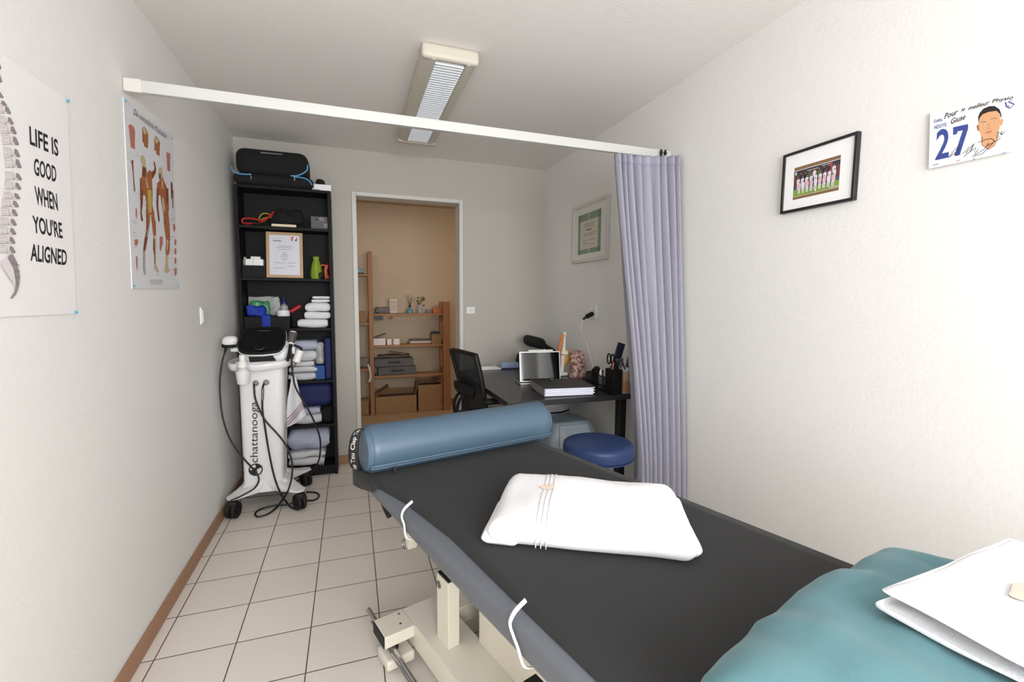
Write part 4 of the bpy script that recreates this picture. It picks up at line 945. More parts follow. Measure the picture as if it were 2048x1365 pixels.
c0 = PY(525.5, 778, 2.97); c1 = PY(525, 800, 2.968); MB().tube([c0, c0.lerp(c1, .5), c1], .0072, 10, 1).build('cable_tag', M_steel, tm)
MB().tube([(-.64, 3.22, .8), (-.655, 3.22, .5), (-.66, 3.24, .3), (-.655, 3.25, .18)], RC, 8).build('power_cord', M_cable, tm)

# ================================================================== desk corner
DZt = .73
dk = thing('desk', (1.155, 2.87, 0), 'black desk standing along the right wall behind the curtain', 'desk')
MB().box(.775, 1.545, 2.275, 3.465, .699, DZt).build('desk_top', M_desk, dk, bevel=.002)
for x, y in ((1.497, 2.315), (.815, 2.33), (1.49, 3.41), (.815, 3.41)):
    MB().box(x-.024, x+.024, y-.024, y+.024, .0, .699).build('leg', M_blackp, dk, bevel=.004)
e = DZt+.0008
# tablet on its keyboard stand
tb = thing('tablet', (1.124, 2.72, DZt), 'silver edged tablet standing on a keyboard case on the desk', 'tablet')
RM = RZ((1.148, 2.705, e), -.14)
MB(RM).box(-.137, .137, 0, .19, 0, .011).build('keyboard_case', M_alu, tb, bevel=.003)
MB(RM).box(-.136, .136, .01, .185, .0115, .016).build('keyboard', M_dgrey, tb, bevel=.001)
TM = RM @ Matrix.Translation((0, .012, .0165)) @ Matrix.Rotation(-.16, 4, 'X')
MB(TM).box(-.137, .137, 0, .007, 0, .197).build('case_shell', M_alu, tb, bevel=.003)
MB(TM).box(-.130, .130, -.0012, 0, .008, .190).build('display', M_screen, tb)
p0, p1 = TM @ Vector((-.075, .004, .2025)), TM @ Vector((.09, .004, .2025)); tag(MB().cyl(p0, p1, .0048, n=14).build('stylus', M_white, bevel=.001), 'white stylus resting on the top edge of the tablet', 'stylus')
# ring binder
bd = thing('ring_binder', (1.17, 2.5, DZt), 'thick black ring binder full of paper lying on the desk', 'binder')
BM = RZ((1.014, 2.337, e), -.115)
bw, bdp, bh = .305, .30, .05
mb = MB(BM); mb.box(0, bw+.004, 0, bdp, bh-.003, bh); mb.box(0, bw+.004, 0, bdp, 0, .003); mb.build('cover', mat('binder black', (.17, .165, .16), .55), bd, bevel=.001)
MB(BM).box(-.001, .003, 0, bdp, .003, bh-.003).build('spine', mat('binder spine', (.52, .52, .53), .5), bd)
mb = MB(BM)
for k in range(9): z = .0036+k*.0047; mb.box(.006, bw-.012+.006*((k*7) % 3), .004+.003*((k*5) % 3), bdp-.02, z, z+.0042)
mb.build('pages', mat('page paper', (.86, .86, .91), .7), bd)
mb = MB(BM)
for k in (.12, .22): mb.box(k, k+.014, bdp-.035, bdp-.02, bh-.0005, bh+.004)
mb.build('label_clip', M_steel, bd)
# mesh desk organiser
og = thing('desk_organiser', (1.475, 2.45, DZt), 'black wire desk organiser filled with pens, scissors and bottles', 'organiser')
ox0, ox1, oy0, oy1 = 1.418, 1.535, 2.365, 2.60
mb = MB(); mb.box(ox0, ox1, oy0, oy1, e, e+.003)
for z in (.03, .085): mb.box(ox0, ox0+.003, oy0, oy1, e+z, e+z+.006); mb.box(ox1-.003, ox1, oy0, oy1, e+z, e+z+.006); mb.box(ox0, ox1, oy1-.003, oy1, e+z, e+z+.006); mb.box(ox0, ox1, oy0, oy0+.003, e+z, e+z+.006)
k = 0
while oy0+k*.009 < oy1: y = oy0+k*.009; mb.box(ox0, ox0+.002, y, y+.003, e, e+.087); mb.box(ox1-.002, ox1, y, y+.003, e, e+.087); k += 1
for k in range(13): x = ox0+k*.009; mb.box(x, x+.003, oy1-.002, oy1, e, e+.087)
mb.build('wire_tray', M_blackp, og)
mb = MB(); bx_ = (1.415, 1.482, 2.285, 2.362)
mb.box(bx_[0], bx_[1], bx_[2], bx_[3], e, e+.003); mb.box(bx_[0], bx_[0]+.003, bx_[2], bx_[3], e, e+.145); mb.box(bx_[1]-.003, bx_[1], bx_[2], bx_[3], e, e+.145); mb.box(bx_[0], bx_[1], bx_[2], bx_[2]+.003, e, e+.145); mb.box(bx_[0], bx_[1], bx_[3]-.003, bx_[3], e, e+.145)
mb.build('pen_cup', M_blackp, og, bevel=.001)
def sm(name, mb, m, lab, cat, **kw): return tag(mb.build(name, m, **kw), lab, cat)
ez = e+.0045
wbm = thing('small_bottle', (1.455, 2.47, ez), 'small white bottle in the desk organiser', 'bottle')
MB().lathe([(0, 0), (.014, 0), (.014, .07), (.007, .08), (.007, .085)], (1.447, 2.47, ez), 16).build('bottle', M_white, wbm); MB().lathe([(.0085, .085), (.0085, .10), (.0045, .106), (.0045, .116), (0, .117)], (1.447, 2.47, ez), 14).build('cap', M_white, wbm)
sm('glue_stick', MB().lathe([(0, 0), (.0105, 0), (.0105, .1), (.009, .118), (0, .119)], (1.45, 2.42, ez), 16), mat('pale pink', (.80, .70, .72), .5), 'pale pink stick beside the white bottle in the organiser', 'glue stick')
sm('glue_stick', MB().lathe([(0, 0), (.0105, 0), (.0105, .105), (.009, .122), (0, .123)], (1.45, 2.39, ez), 16), M_white, 'white stick nearest the pen cup in the organiser', 'glue stick')
td = thing('tape_dispenser', (1.46, 2.55, ez), 'black round tape dispenser in the far end of the organiser', 'tape dispenser')
MB().cyl((1.445, 2.55, ez+.075), (1.485, 2.55, ez+.075), .038, n=28).build('roll', M_blackp, td, bevel=.003); MB().rbox((1.467, 2.55, ez+.02), (.028, .03, .02), .008, 6).build('base', M_blackp, td)
MB().tube([(1.46, 2.57, ez+.112), (1.46, 2.53, ez+.122), (1.455, 2.50, ez+.116)], .005, 8).build('cutter', M_blackp, td)
q = Vector((1.45, 2.325, e+.10))
sc2 = thing('scissors', q, 'black handled scissors standing in the pen cup', 'scissors')
mb = MB()
for dy, dx in ((.03, -.002), (-.002, .004)):
    c = q+Vector((dx-.012, dy+.005, .10)); mb.tube([c+Vector((0, .018*math.cos(a), .03*math.sin(a))) for a in [k*PI/8 for k in range(17)]], .0042, 8, 1)
mb.build('handles', M_blackp, sc2)
MB().tube([q+Vector((-.012, .02, .07)), q+Vector((-.005, .005, -.06))], .004, 8, 1).build('blades', M_steel, sc2)
sm('orange_pen', MB().cyl(q+Vector((-.022, .008, -.06)), q+Vector((-.008, -.012, .09)), .0042, n=10), M_orange, 'orange pen leaning in the pen cup', 'pen')
pk = thing('navy_case', q+Vector((.0, -.01, .06)), 'dark navy flat case sticking up from the pen cup', 'case')
KM = Matrix.Translation(q+Vector((.014, .0, .085))) @ Matrix.Rotation(.30, 4, 'Y')
MB(KM).box(-.024, .024, -.006, .006, -.10, .115).build('case_body', mat('navy plastic', (.07, .10, .19), .4), pk, bevel=.003)
kr = thing('hanging_keys', q+Vector((.0, -.03, .05)), 'bunch of silver keys hooked over the pen cup', 'keys')
mb = MB()
for k, (a, b) in enumerate(((.0, .062), (.012, .045), (.024, .03), (.034, .055))):
    c = q+Vector((a-.012, -.046-.001*k, .10)); mb.tube([c, c+Vector((.012, -.001, -.03)), c+Vector((.02, -.001, -b))], .0035, 6, 3); mb.cyl(c+Vector((0, -.0015, .004)), c+Vector((0, .0015, .004)), .0085, n=12)
mb.build('keys', M_steel, kr)
sm('grey_holder', MB(Matrix.Translation((1.522, 2.33, e)) @ Matrix.Rotation(.25, 4, 'Y')).box(-.014, .014, -.012, .025, .10, .235), M_dgrey, 'grey plastic holder behind the pump bottle', 'holder', bevel=.003).location.z += .0
pbt = thing('pump_bottle', (1.516, 2.305, DZt), 'beige lotion bottle with a white lid at the desk corner', 'bottle')
MB().lathe([(0, 0), (.026, 0), (.028, .004), (.028, .118), (.024, .128)], (1.513, 2.312, e), 24).build('bottle', M_copper, pbt); MB().lathe([(.0265, .1285), (.0265, .148), (.024, .151), (0, .1515)], (1.513, 2.312, e), 24).build('lid', M_white, pbt)
MB().lathe([(.0284, .012), (.0284, .075)], (1.513, 2.312, e), 24).build('label', mat('tan label', (.70, .50, .36), .7), pbt)
# salt lamp
sl = MB()
def rock(u, v):
    a = 2*PI*u; zz_ = v
    r = .057*(1-.05*zz_)*(1-max(0, zz_-.55)**2*3.6)**.5 if v < 1 else .008
    p = Vector((math.cos(a)*r, math.sin(a)*r*.9, zz_*.195)); n = noise.noise_vector(p*22)*.009+noise.noise_vector(p*60)*.004
    p += Vector((n.x, n.y, n.z*(0 if v < .05 else 1))); return (1.50+p.x, 2.885+p.y, e+max(0, p.z))
sl.grid(rock, 40, 28, True); sl.f.append(tuple(range(39, -1, -1))); sl.m.append(0); sl.f.append(tuple(28*40+k for k in range(40))); sl.m.append(0)
tag(sl.build('salt_lamp', M_salt, ang=180), 'pinkish brown salt rock lamp on the desk', 'salt lamp')
# knee model
km = thing('knee_model', (1.435, 2.99, DZt), 'anatomical knee joint model on a white base on the desk', 'anatomical model')
kx, ky = 1.432, 2.985
MB().rbox((kx+.002, ky+.005, e+.0125), (.042, .036, .012), .008, 6).build('base', M_white, km)
M_bonew = mat('bone white', (.88, .87, .83), .4)
MB().tube([(kx-.004, ky, e+.025), (kx, ky, e+.07), (kx+.002, ky, e+.115), (kx+.004, ky, e+.15)], lambda t: .014+.012*t*t, 16).build('shin_bone', M_bonew, km)
MB().tube([(kx+.006, ky, e+.155), (kx+.01, ky, e+.19), (kx+.012, ky, e+.25), (kx+.014, ky, e+.315)], lambda t: .024-.013*min(1, t*2.2), 16).build('thigh_bone', M_bonew, km)
MB().rbox((kx+.022, ky-.02, e+.165), (.012, .01, .016), .01, 8).build('knee_cap', M_bonew, km)
MB().tube([(kx-.0, ky-.008, e+.30), (kx-.016, ky-.008, e+.25), (kx-.028, ky-.01, e+.20), (kx-.030, ky-.008, e+.165)], lambda t: (.006+.008*t, .012), 12).build('thigh_muscle', M_orange, km)
MB().tube([(kx-.030, ky-.008, e+.165), (kx-.030, ky-.006, e+.13), (kx-.026, ky, e+.075)], (.010, .012), 12).build('calf_muscle', mat('muscle red', (.72, .22, .10), .5), km)
MB().tube([(kx+.03, ky, e+.19), (kx+.042, ky, e+.15), (kx+.034, ky, e+.10), (kx+.022, ky, e+.075)], lambda t: .008+.012*math.sin(t*PI), 12).build('ligament', mat('ligament ochre', (.76, .57, .14), .5), km)
# cap and bag at the back
bg = thing('peaked_cap', (1.38, 3.5, DZt), 'black peaked cap lying on a black bag at the back of the desk', 'cap')
MB().rbox((1.395, 3.43, e+.205), (.085, .07, .045), .042, 12, fn=lambda q: (q.x, q.y, q.z-.25*q.x)).build('crown', M_cap, bg)
mb = MB(); mb.grid(lambda u, v: (1.44+.13*u, 3.43+.13*(v-.5)*(1-.25*u*u), e+.185-.075*u+.03*math.sin(PI*v)), 12, 12); mb.build('peak', M_cap, bg, ang=180, solid=.006)
tag(MB().rbox((1.345, 3.43, e+.066), (.10, .06, .064), .05, 14, amp=.008, freq=12, seed=3).build('black_bag', M_cap), 'black bag under the cap behind the tablet', 'bag')
tag(MB().rbox((1.18, 3.425, e+.024), (.072, .035, .0235), .016, 12, amp=.004, freq=20).build('pouch', mat('pale blue cloth', (.62, .70, .84), .7)), 'pale blue pouch at the back edge of the desk', 'pouch')
for i, (hh, w_, lab) in enumerate(((.012, .20, 'white folder lying lowest at the back edge of the desk'), (.010, .17, 'thin white folder on top at the back edge of the desk'))):
    z = e+.0128*i
    tag(MB(RZ((.90, 3.385, z), .04*i)).box(0, w_, 0, .06, 0, hh).build('folder', M_paper, bevel=.002), lab, 'folder', 'white folders on the desk')

# --- office chair
oc = thing('office_chair', (.86, 2.84, 0), 'black mesh office chair pushed under the desk', 'office chair')
def bk(u, v, off=0):
    n = Vector((.765, 2.60, .56)).lerp(Vector((.695, 2.635, .944)), v); f = Vector((.715, 3.03, .545)).lerp(Vector((.635, 3.055, .936)), v)
    p = n.lerp(f, u); b = math.sin(PI*u)
    p.x += -.035*b+.006*math.sin(PI*v)+off; p.z += .012*b*v; 
    w_ = .045*(1-v)**2; p.y += w_*(.5-u)*2
    return p
mb = MB(); mb.grid(lambda u, v: tuple(bk(u, v)), 20, 20); mb.build('mesh_back', M_mesh, oc, ang=180, solid=.003)
edge = [bk(0, k/14) for k in range(15)]+[bk(k/12, 1) for k in range(1, 13)]+[bk(1, 1-k/14) for k in range(1, 15)]+[bk(1-k/12, 0) for k in range(1, 12)]
MB().tube(edge+[edge[0]], (.016, .011), 10, 1, flat=(1, 0, 0)).build('back_frame', M_blackp, oc, ang=60)
MB().tube([bk(.12, .36, -.03), bk(.3, .42, -.045), bk(.5, .44, -.055), bk(.7, .42, -.045), bk(.88, .36, -.03)], (.010, .035), 10, flat=(1, 0, 0)).build('lumbar_support', M_blackp, oc)
for yo in (-.05, .05):
    y = 2.84+yo
    MB().tube([(.690, y, .70), (.655, y, .675), (.625, y, .63), (.618, y, .57), (.65, y, .49), (.78, y, .455)], (.010, .016), 10, flat=(1, 0, 0)).build('back_bracket', M_blackp, oc)
MB().rbox((.90, 2.83, .487), (.225, .235, .038), .035, 12).build('seat', mat('seat cloth', (.09, .09, .095), .8), oc)
MB().box(.78, 1.06, 2.73, 2.93, .43, .448).build('seat_plate', M_blackp, oc, bevel=.005)
for y in (2.575, 3.085):
    ar = MB().rbox((.84, y+(.02 if y > 3 else 0), .672 if y < 3 else .68), (.115, .036, .014), .013, 8).build('armrest', M_blackp, oc)
    MB().tube([(.87, y, .655), (.88, y+(.03 if y < 2.8 else -.03), .50), (.90, y+(.08 if y < 2.8 else -.08), .445)], (.012, .022), 10, flat=(1, 0, 0)).build('arm_post', M_blackp, ar)
MB().cyl((.92, 2.83, .10), (.92, 2.83, .43), .026, n=20).build('gas_lift', M_blackp, oc)
for k in range(5):
    a = 2*PI*k/5+.3; c, s = math.cos(a), math.sin(a)
    lg = MB().tube([(.92, 2.83, .115), (.92+.15*c, 2.83+.15*s, .10), (.92+.27*c, 2.83+.27*s, .075)], lambda t: (.026-.01*t, .018-.006*t), 10).build('base_leg', M_blackp, oc)
    MB().cyl((.92+.27*c-.02*s, 2.83+.27*s+.02*c, .029), (.92+.27*c+.02*s, 2.83+.27*s-.02*c, .029), .0285, n=20).build('caster', M_rubber, lg, bevel=.004)

# --- round stool
sx, sy = 1.125, 1.925
st = thing('round_stool', (sx, sy, 0), 'round stool with a navy blue padded seat beside the curtain', 'stool')
MB().lathe([(0, -.072), (.160, -.072), (.168, -.067), (.171, -.056), (.171, -.020), (.168, -.009), (.160, -.003), (.14, .0), (0, .0005)], (sx, sy, .59), 64).build('seat', M_navy, st, ang=60)
MB().lathe([(.166, -.0735), (.1725, -.071), (.1725, -.066)], (sx, sy, .59), 64).build('seam', M_navy, st)
MB().cyl((sx, sy, .10), (sx, sy, .517), .016, n=20).build('column', M_chrome, st); MB().cyl((sx, sy, .08), (sx, sy, .30), .025, n=20).build('lift_sleeve', M_chrome, st)
for k in range(5):
    a = 2*PI*k/5+.7; c, s = math.cos(a), math.sin(a)
    lg = MB().tube([(sx, sy, .10), (sx+.12*c, sy+.12*s, .092), (sx+.20*c, sy+.20*s, .07)], lambda t: .017-.004*t, 10).build('base_leg', M_chrome, st)
    MB().cyl((sx+.2*c-.016*s, sy+.2*s+.016*c, .026), (sx+.2*c+.016*s, sy+.2*s-.016*c, .026), .0255, n=20).build('caster', M_rubber, lg, bevel=.003)

# --- waste bin with a swing lid
bx, by = 1.335, 2.70
wbn = thing('waste_bin', (bx, by, 0), 'grey plastic waste bin with a domed swing lid under the desk', 'waste bin')
mb = MB(); mb.grid(lambda u, v: (lambda a, hx, hy, z: (bx+hx*math.copysign(abs(math.cos(a))**.35, math.cos(a)), by+hy*math.copysign(abs(math.sin(a))**.35, math.sin(a)), z))(2*PI*u, .15+.03*v, .12+.025*v, .001+.30*v), 56, 6, True); mb.f.append(tuple(range(55, -1, -1))); mb.m.append(0)
mb.build('body', M_greyp, wbn, ang=60)
PR = [(.302, 1.0), (.33, .995), (.37, .965), (.41, .90), (.445, .82), (.47, .745), (.485, .69), (.492, .62), (.494, .5), (.495, .001)]
def lidp(u, v):
    f = v*(len(PR)-1); i = min(int(f), len(PR)-2); g = f-i; z = PR[i][0]+(PR[i+1][0]-PR[i][0])*g; k = PR[i][1]+(PR[i+1][1]-PR[i][1])*g
    a = 2*PI*u; return (bx+.188*k*math.copysign(abs(math.cos(a))**.36, math.cos(a)), by+.015*(1-k)+.15*k*math.copysign(abs(math.sin(a))**.36, math.sin(a)), z)
mb = MB(); mb.grid(lidp, 56, 27, True); mb.build('lid', M_greyp, wbn, ang=70)
def flp(u, v):
    z = .345+.135*v; k = next((a_[1]+(b_[1]-a_[1])*(z-a_[0])/(b_[0]-a_[0]) for a_, b_ in zip(PR, PR[1:]) if a_[0] <= z <= b_[0]), .7)
    bul = .012*math.sin(PI*min(1, v*1.1))*math.sin(PI*u)
    return (bx+(-.125+.25*u)*(k**.6), by+.015*(1-k)-.15*k-.004-bul, z)
mb = MB(); mb.grid(flp, 16, 16); mb.build('flap', mat('grey plastic light', (.60, .645, .675), .3), wbn, ang=180, solid=.006)
mb = MB(); mb.grid(lambda u, v: (lambda a: (bx+(.188+.01*math.sin(PI*v))*math.copysign(abs(math.cos(a))**.38, math.cos(a)), by+(.15+.01*math.sin(PI*v))*math.copysign(abs(math.sin(a))**.38, math.sin(a)), .288+.02*v))(2*PI*u), 56, 4, True); mb.build('rim', M_greyp, wbn)
# --- round tub with yellow band
rx_, ry_ = 1.335, 3.04
rt = thing('round_tub', (rx_, ry_, 0), 'round dark tub with a grey rim and yellow band under the desk', 'tub')
MB().lathe([(0, .001), (0.1440, .001), (0.1548, .03), (0.1598, .40), (0.1598, .44)], (rx_, ry_, 0), 48).build('body', M_dgrey, rt)
MB().lathe([(0.1606, .405), (0.1642, .41), (0.1642, .425), (0.1606, .43)], (rx_, ry_, 0), 48).build('band', M_yellow, rt)
MB().lathe([(0.1476, .44), (0.1692, .44), (0.1714, .455), (0.1699, .475), (0.1670, .482), (0.1598, .482), (0.1476, .475)], (rx_, ry_, 0), 48).build('lower_rim', M_grey, rt)
MB().lathe([(0.1296, .50), (0.1670, .495), (0.1728, .51), (0.1728, .545), (0.1692, .556), (0.1598, .558), (0.1476, .545), (0.1296, .53)], (rx_, ry_, 0), 48).build('upper_rim', mat('light grey', (.58, .58, .58), .45), rt)
MB().lathe([(0, .53), (0.1483, .53), (0.1483, .548), (0.0000, .54)], (rx_, ry_, 0), 40).build('pad', M_blackp, rt)
MB().lathe([(0.1296, .483), (0.1512, .483), (0.1512, .496), (0.1296, .496)], (rx_, ry_, 0), 40).build('inner_ring', M_blackp, rt)

# ================================================================== massage table
TA, TN, FL = Vector((.298, -.9546, 0)), Vector((.9546, .298, 0)), Vector((-.01, 1.63, 0))
MT = frameM(FL, TA, TN, Vector((0, 0, 1)))
MTi = MT.inverted()
TZ = .70; TW = .70; TL = 2.0
mt = thing('massage_table', MT @ Vector((1.0, .35, 0)), 'long massage table with slate grey vinyl padding and cream metal base', 'massage table', rz=math.atan2(TA.y, TA.x))
def rrect(s0, s1, t0, t1, r, n=6):
    P = []
    for cx, cy, a0 in ((s1-r, t1-r, 0), (s0+r, t1-r, PI/2), (s0+r, t0+r, PI), (s1-r, t0+r, 1.5*PI)):
        P += [(cx+r*math.cos(a0+PI/2*k/n), cy+r*math.sin(a0+PI/2*k/n)) for k in range(n+1)]
    return P
S0, CRN = -.18, .25
def outline(off=0):
    P = rrect(S0-off, TL+off, -.004-off, TW+off, CRN+off, 16); Q = []
    for a, b in zip(P, P[1:]+P[:1]):
        n = max(1, int(math.hypot(b[0]-a[0], b[1]-a[1])/.08))
        Q += [(a[0]+(b[0]-a[0])*k/n, a[1]+(b[1]-a[1])*k/n) for k in range(n)]
    return Q
def zbot(s):
    K = [(-.3, .672), (.1, .665), (.38, .656), (.62, .642), (1.0, .632), (3, .628)]
    for (a, b), (c, d) in zip(K, K[1:]):
        if s <= c: return b+(d-b)*(s-a)/(c-a)
mb = MB(MT); OL = outline(); n_ = len(OL)
def ringv(ins, zf): return [(1+(x-1)*1, y, zf(x)) if not ins else ((x-.9)*(1-ins/1.1)+.9, (y-.35)*(1-ins/.36)+.35, zf(x)) for x, y in OL]
rings = [(.05, zbot), (.014, lambda s: zbot(s)+.001), (.004, lambda s: zbot(s)+.008), (0, lambda s: zbot(s)+.018), (0, lambda s: .683), (.003, lambda s: .692), (.010, lambda s: .698), (.022, lambda s: .70), (.06, lambda s: .70)]
vsx = [p for r_ in rings for p in ringv(*r_)]
mb.add(vsx, [(k*n_+j, k*n_+(j+1) % n_, (k+1)*n_+(j+1) % n_, (k+1)*n_+j) for k in range(len(rings)-1) for j in range(n_)]+[tuple(range(n_-1, -1, -1)), tuple((len(rings)-1)*n_+j for j in range(n_))])
mb.build('cushion', M_slate, mt, ang=60)
MB(MT).box(.10, TL-.06, .06, TW-.06, .605, .645).build('top_board', M_dgrey, mt)
mb = MB(MT)
for t in (.14, .52): mb.box(.12, TL-.12, t, t+.04, .565, .605)
for s in (.12, .95, TL-.16): mb.box(s, s+.04, .18, .52, .565, .605)
mb.build('top_frame', M_cream, mt, bevel=.003)
# base
mb = MB(MT); mb.box(.055, 1.95, .151, .30, .065, .15); mb.build('base_beam', M_cream, mt, bevel=.003)
MB(MT).box(.055, 1.95, .43, .56, .065, .15).build('base_beam', M_cream, mt, bevel=.003)
for s in (.055, 1.80): MB(MT).box(s, s+.11, .30, .43, .075, .14).build('cross_beam', M_cream, mt, bevel=.003)
for (s0, ta, tb_) in ((.055, .045, .151), (.055, .56, .655), (1.80, .045, .151), (1.80, .56, .655)):
    ar = MB(MT).box(s0, s0+.105, ta, tb_, .108, .15).build('outrigger', M_cream, mt, bevel=.002)
    tt0 = ta if ta < .3 else tb_
    MB(MT).box(s0+.003, s0+.102, tt0-.003, tt0+.003, .109, .149).build('end_plug', M_rubber, ar)
    pl = MB(MT).box(s0+.015, s0+.11, ta+.005 if ta < .3 else ta, tb_, .024, .060).build('foot_plate', M_cream, ar, bevel=.008, seg=3)
    cc = (s0+.055, ta+.05, 0)
    mb = MB(MT); mb.cyl((cc[0], cc[1], .0), (cc[0], cc[1], .024), .024, n=20); mb.cyl((cc[0], cc[1], .060), (cc[0], cc[1], .085), .017, n=20); mb.build('foot', M_rubber, ar, bevel=.002)
    MB(MT).cyl((cc[0], cc[1], .085), (cc[0], cc[1], .108), .012, n=16).build('pin', M_steel, ar)
for s, t in ((.075, .13), (.125, .115)): MB(MT).cyl((s, t, .1495), (s, t, .1515), .004, n=10).build('screw', M_steel, mt)
rd_ = MB(MT).cyl((-.09, .076, .094), (1.97, .076, .094), .0085, n=16).build('foot_rod', M_chrome, mt)
MB(MT).cyl((-.02, .062, .094), (1.97, .062, .086), .004, n=10).build('pull_wire', M_chrome, mt)
def post(s0, s1, t0, t1, z0, z1):
    p = MB(MT).box(s0, s1, t0, t1, z0, z1).build('post', M_cream, mt, bevel=.002)
    MB(MT).box(s0+.003, s1-.003, t0+.003, t1-.003, z1, z1+.006).build('post_cap', M_rubber, p)
    c = MT @ Vector(((s0)-.0005, (t0+t1)/2-.004, z1-.03))
    c2 = MT @ Vector((s0+.018, t0-.001, z1-.032))
    mb = MB(); mb.tube([c2+(TA*math.cos(a)*.0115+Vector((0, 0, 1))*math.sin(a)*.0115) for a in [k*PI/10 for k in range(21)]], .0016, 6, 1); mb.cyl(c2+TN*.002, c2-TN*.001, .008, n=16); mb.build('bolt', M_steel, p)
post(.254, .331, .19, .232, .15, .375); post(.79, .867, .13, .172, .15, .40); post(.254, .331, .46, .50, .15, .375); post(.79, .867, .52, .56, .15, .40)
# lifting arms and inner frame
MB(MT).box(.36, 1.85, .288, .30, .15, .30).build('side_plate', M_cream, mt, bevel=.002)
MB(MT).box(.36, 1.85, .41, .422, .15, .30).build('side_plate', M_cream, mt, bevel=.002)
mb = MB(MT)
for t in (.245, .45):
    mb.prism([(.33, t, .34), (.33, t, .39), (1.10, t, .605), (1.10, t, .555)], (0, .035, 0))
mb.build('lift_arm', M_cream, mt, bevel=.002)
MB(MT).box(1.0, 1.14, .27, .44, .15, .565).build('lift_column', M_cream, mt, bevel=.003)
# headrest bracket and lever beneath the far end
def onT(px, py, t): return ray_on(px, py, MT @ Vector((0, t, 0)), TN)
b0, b1 = onT(822, 1050, .13), onT(813, 1096, .13)
up = (b0-b1).normalized()
mb = MB(frameM(b1, TA, TN, up)); mb.box(-.018, .018, 0, .03, 0, .16); br2 = mb.build('head_bracket', M_cream, mt, bevel=.002)
mb = MB(); c2 = onT(808, 1089, .128); mb.tube([c2+(TA*math.cos(a)*.014+Vector((0, 0, 1))*math.sin(a)*.016) for a in [k*PI/10 for k in range(21)]], .0016, 6, 1); mb.build('bracket_ring', M_steel, br2)
MB(MT).box(.10, .30, .125, .155, .56, .606).build('head_frame', M_blackp, mt)
l0, l1 = onT(764, 1000, .05), onT(779, 1034, .05); MB().tube([l0+Vector((0, 0, .03)), l0, l1], lambda t: .009, 12, 3).build('lever', M_rubber, mt, bevel=.003)
MB().tube([onT(783, 1018, .09), onT(793, 1030, .09), onT(801, 1040, .09)], .008, 10, 2).build('lever', M_rubber, mt)

# --- black sheet on top
sh = thing('table_sheet', MT @ Vector((1, .35, TZ)), 'black stretch sheet over the massage table held by white elastic loops', 'sheet', rz=math.atan2(TA.y, TA.x))
def tl_(s):
    k = [(0, -.004), (.10, -.002), (.21, .004), (.37, .030), (.62, .041), (.9, .026), (1.2, .012), (1.6, .03), (2.0, .0)]
    for (a, b), (c, d) in zip(k, k[1:]):
        if a <= s <= c: f = (s-a)/(c-a); f = f*f*(3-2*f) if False else f; return b+(d-b)*f
    return 0
def shf(u, v):
    s = S0-.003+u*(TL-S0+.006); lo = tl_(max(0, min(TL, s))) if s > .0 else 0; hi = TW-.004
    cr = max(0, CRN-(s-S0)-.003); d = CRN-math.sqrt(max(0, CRN**2-cr**2)) if cr > 0 else 0
    lo = max(lo, d-.004); hi = min(hi, TW-d+.003)
    t = lo+(hi-lo)*v
    return (s, t, TZ+.0026)
mb = MB(MT); mb.grid(shf, 90, 20); mb.build('top_cloth', M_sheet, sh, ang=180, solid=.003)
# the sheet folds down over the far end and its corners
OP = outline(.003)
i0 = min(range(len(OP)), key=lambda k: (OP[k][0]-.30)**2+(OP[k][1]+.007)**2)
OP = OP[i0:]+OP[:i0]
# walk the outline from the left side round the far end to the right side
seq = OP if OP[3][0] < OP[0][0] else OP[::-1]
cut = next(k for k, p in enumerate(seq) if k > 8 and p[1] > TW-.02 and p[0] > .12)
path = seq[:cut]; npath = len(path)-1
def drop(u, v):
    f = u*npath; i = min(int(f), npath-1); g = f-i; x = path[i][0]+(path[i+1][0]-path[i][0])*g; y = path[i][1]+(path[i+1][1]-path[i][1])*g
    c_ = Vector((.2, .35)); nrm = (c_-Vector((x, y))); nrm = Vector((max(-1, min(1, (.07-x)/.25)) if x < .07 else 0, max(0, (.25-y)/.25) if y < .25 else -max(0, (y-.45)/.25) if y > .45 else 0)); nrm = nrm.normalized() if nrm.length else Vector((1, 0))
    h_ = .050*max(0, min(1, 1-(x-.0)/.28)) if x > 0 else .050
    e_ = min(1, v/.25); ins = .016*(1-e_)**2
    return (x+nrm.x*ins, y+nrm.y*ins, TZ+.0035-.012*e_*e_*min(1, h_/.03)-h_*max(0, v-.1)/.9)
mb = MB(MT); mb.grid(drop, 120, 12); mb.build('end_drop', M_sheet, sh, ang=180, solid=.002)
def onside(px, py, t=-.010): return onT(px, py, t)
M_elast = mat('white elastic', (.88, .88, .87), .6)
for pts in ([(809, 1013), (805, 1021), (803.5, 1030), (804.5, 1040), (808, 1050), (812, 1057)], [(1032, 1218), (1025, 1229), (1020.5, 1243), (1021, 1256), (1025, 1268), (1030, 1282), (1036, 1298), (1048, 1312)]):
    P_ = [onside(*q) for q in pts]; P_[0] += TN*.022+Vector((0, 0, .007)); P_[1] += TN*.006+Vector((0, 0, .003))
    P_ = [Vector((p.x, p.y, max(p.z, zbot((MTi @ p).x)+.012))) for p in P_]; zz_ = zbot((MTi @ P_[-1]).x)-.006
    P_[-1].z = zz_+.012; q = P_[-1]+TN*.020; q.z = zz_; P_ += [q]
    MB().tube(P_, (.0018, .0042), 8, flat=tuple(TN)).build('elastic_loop', M_elast, sh)

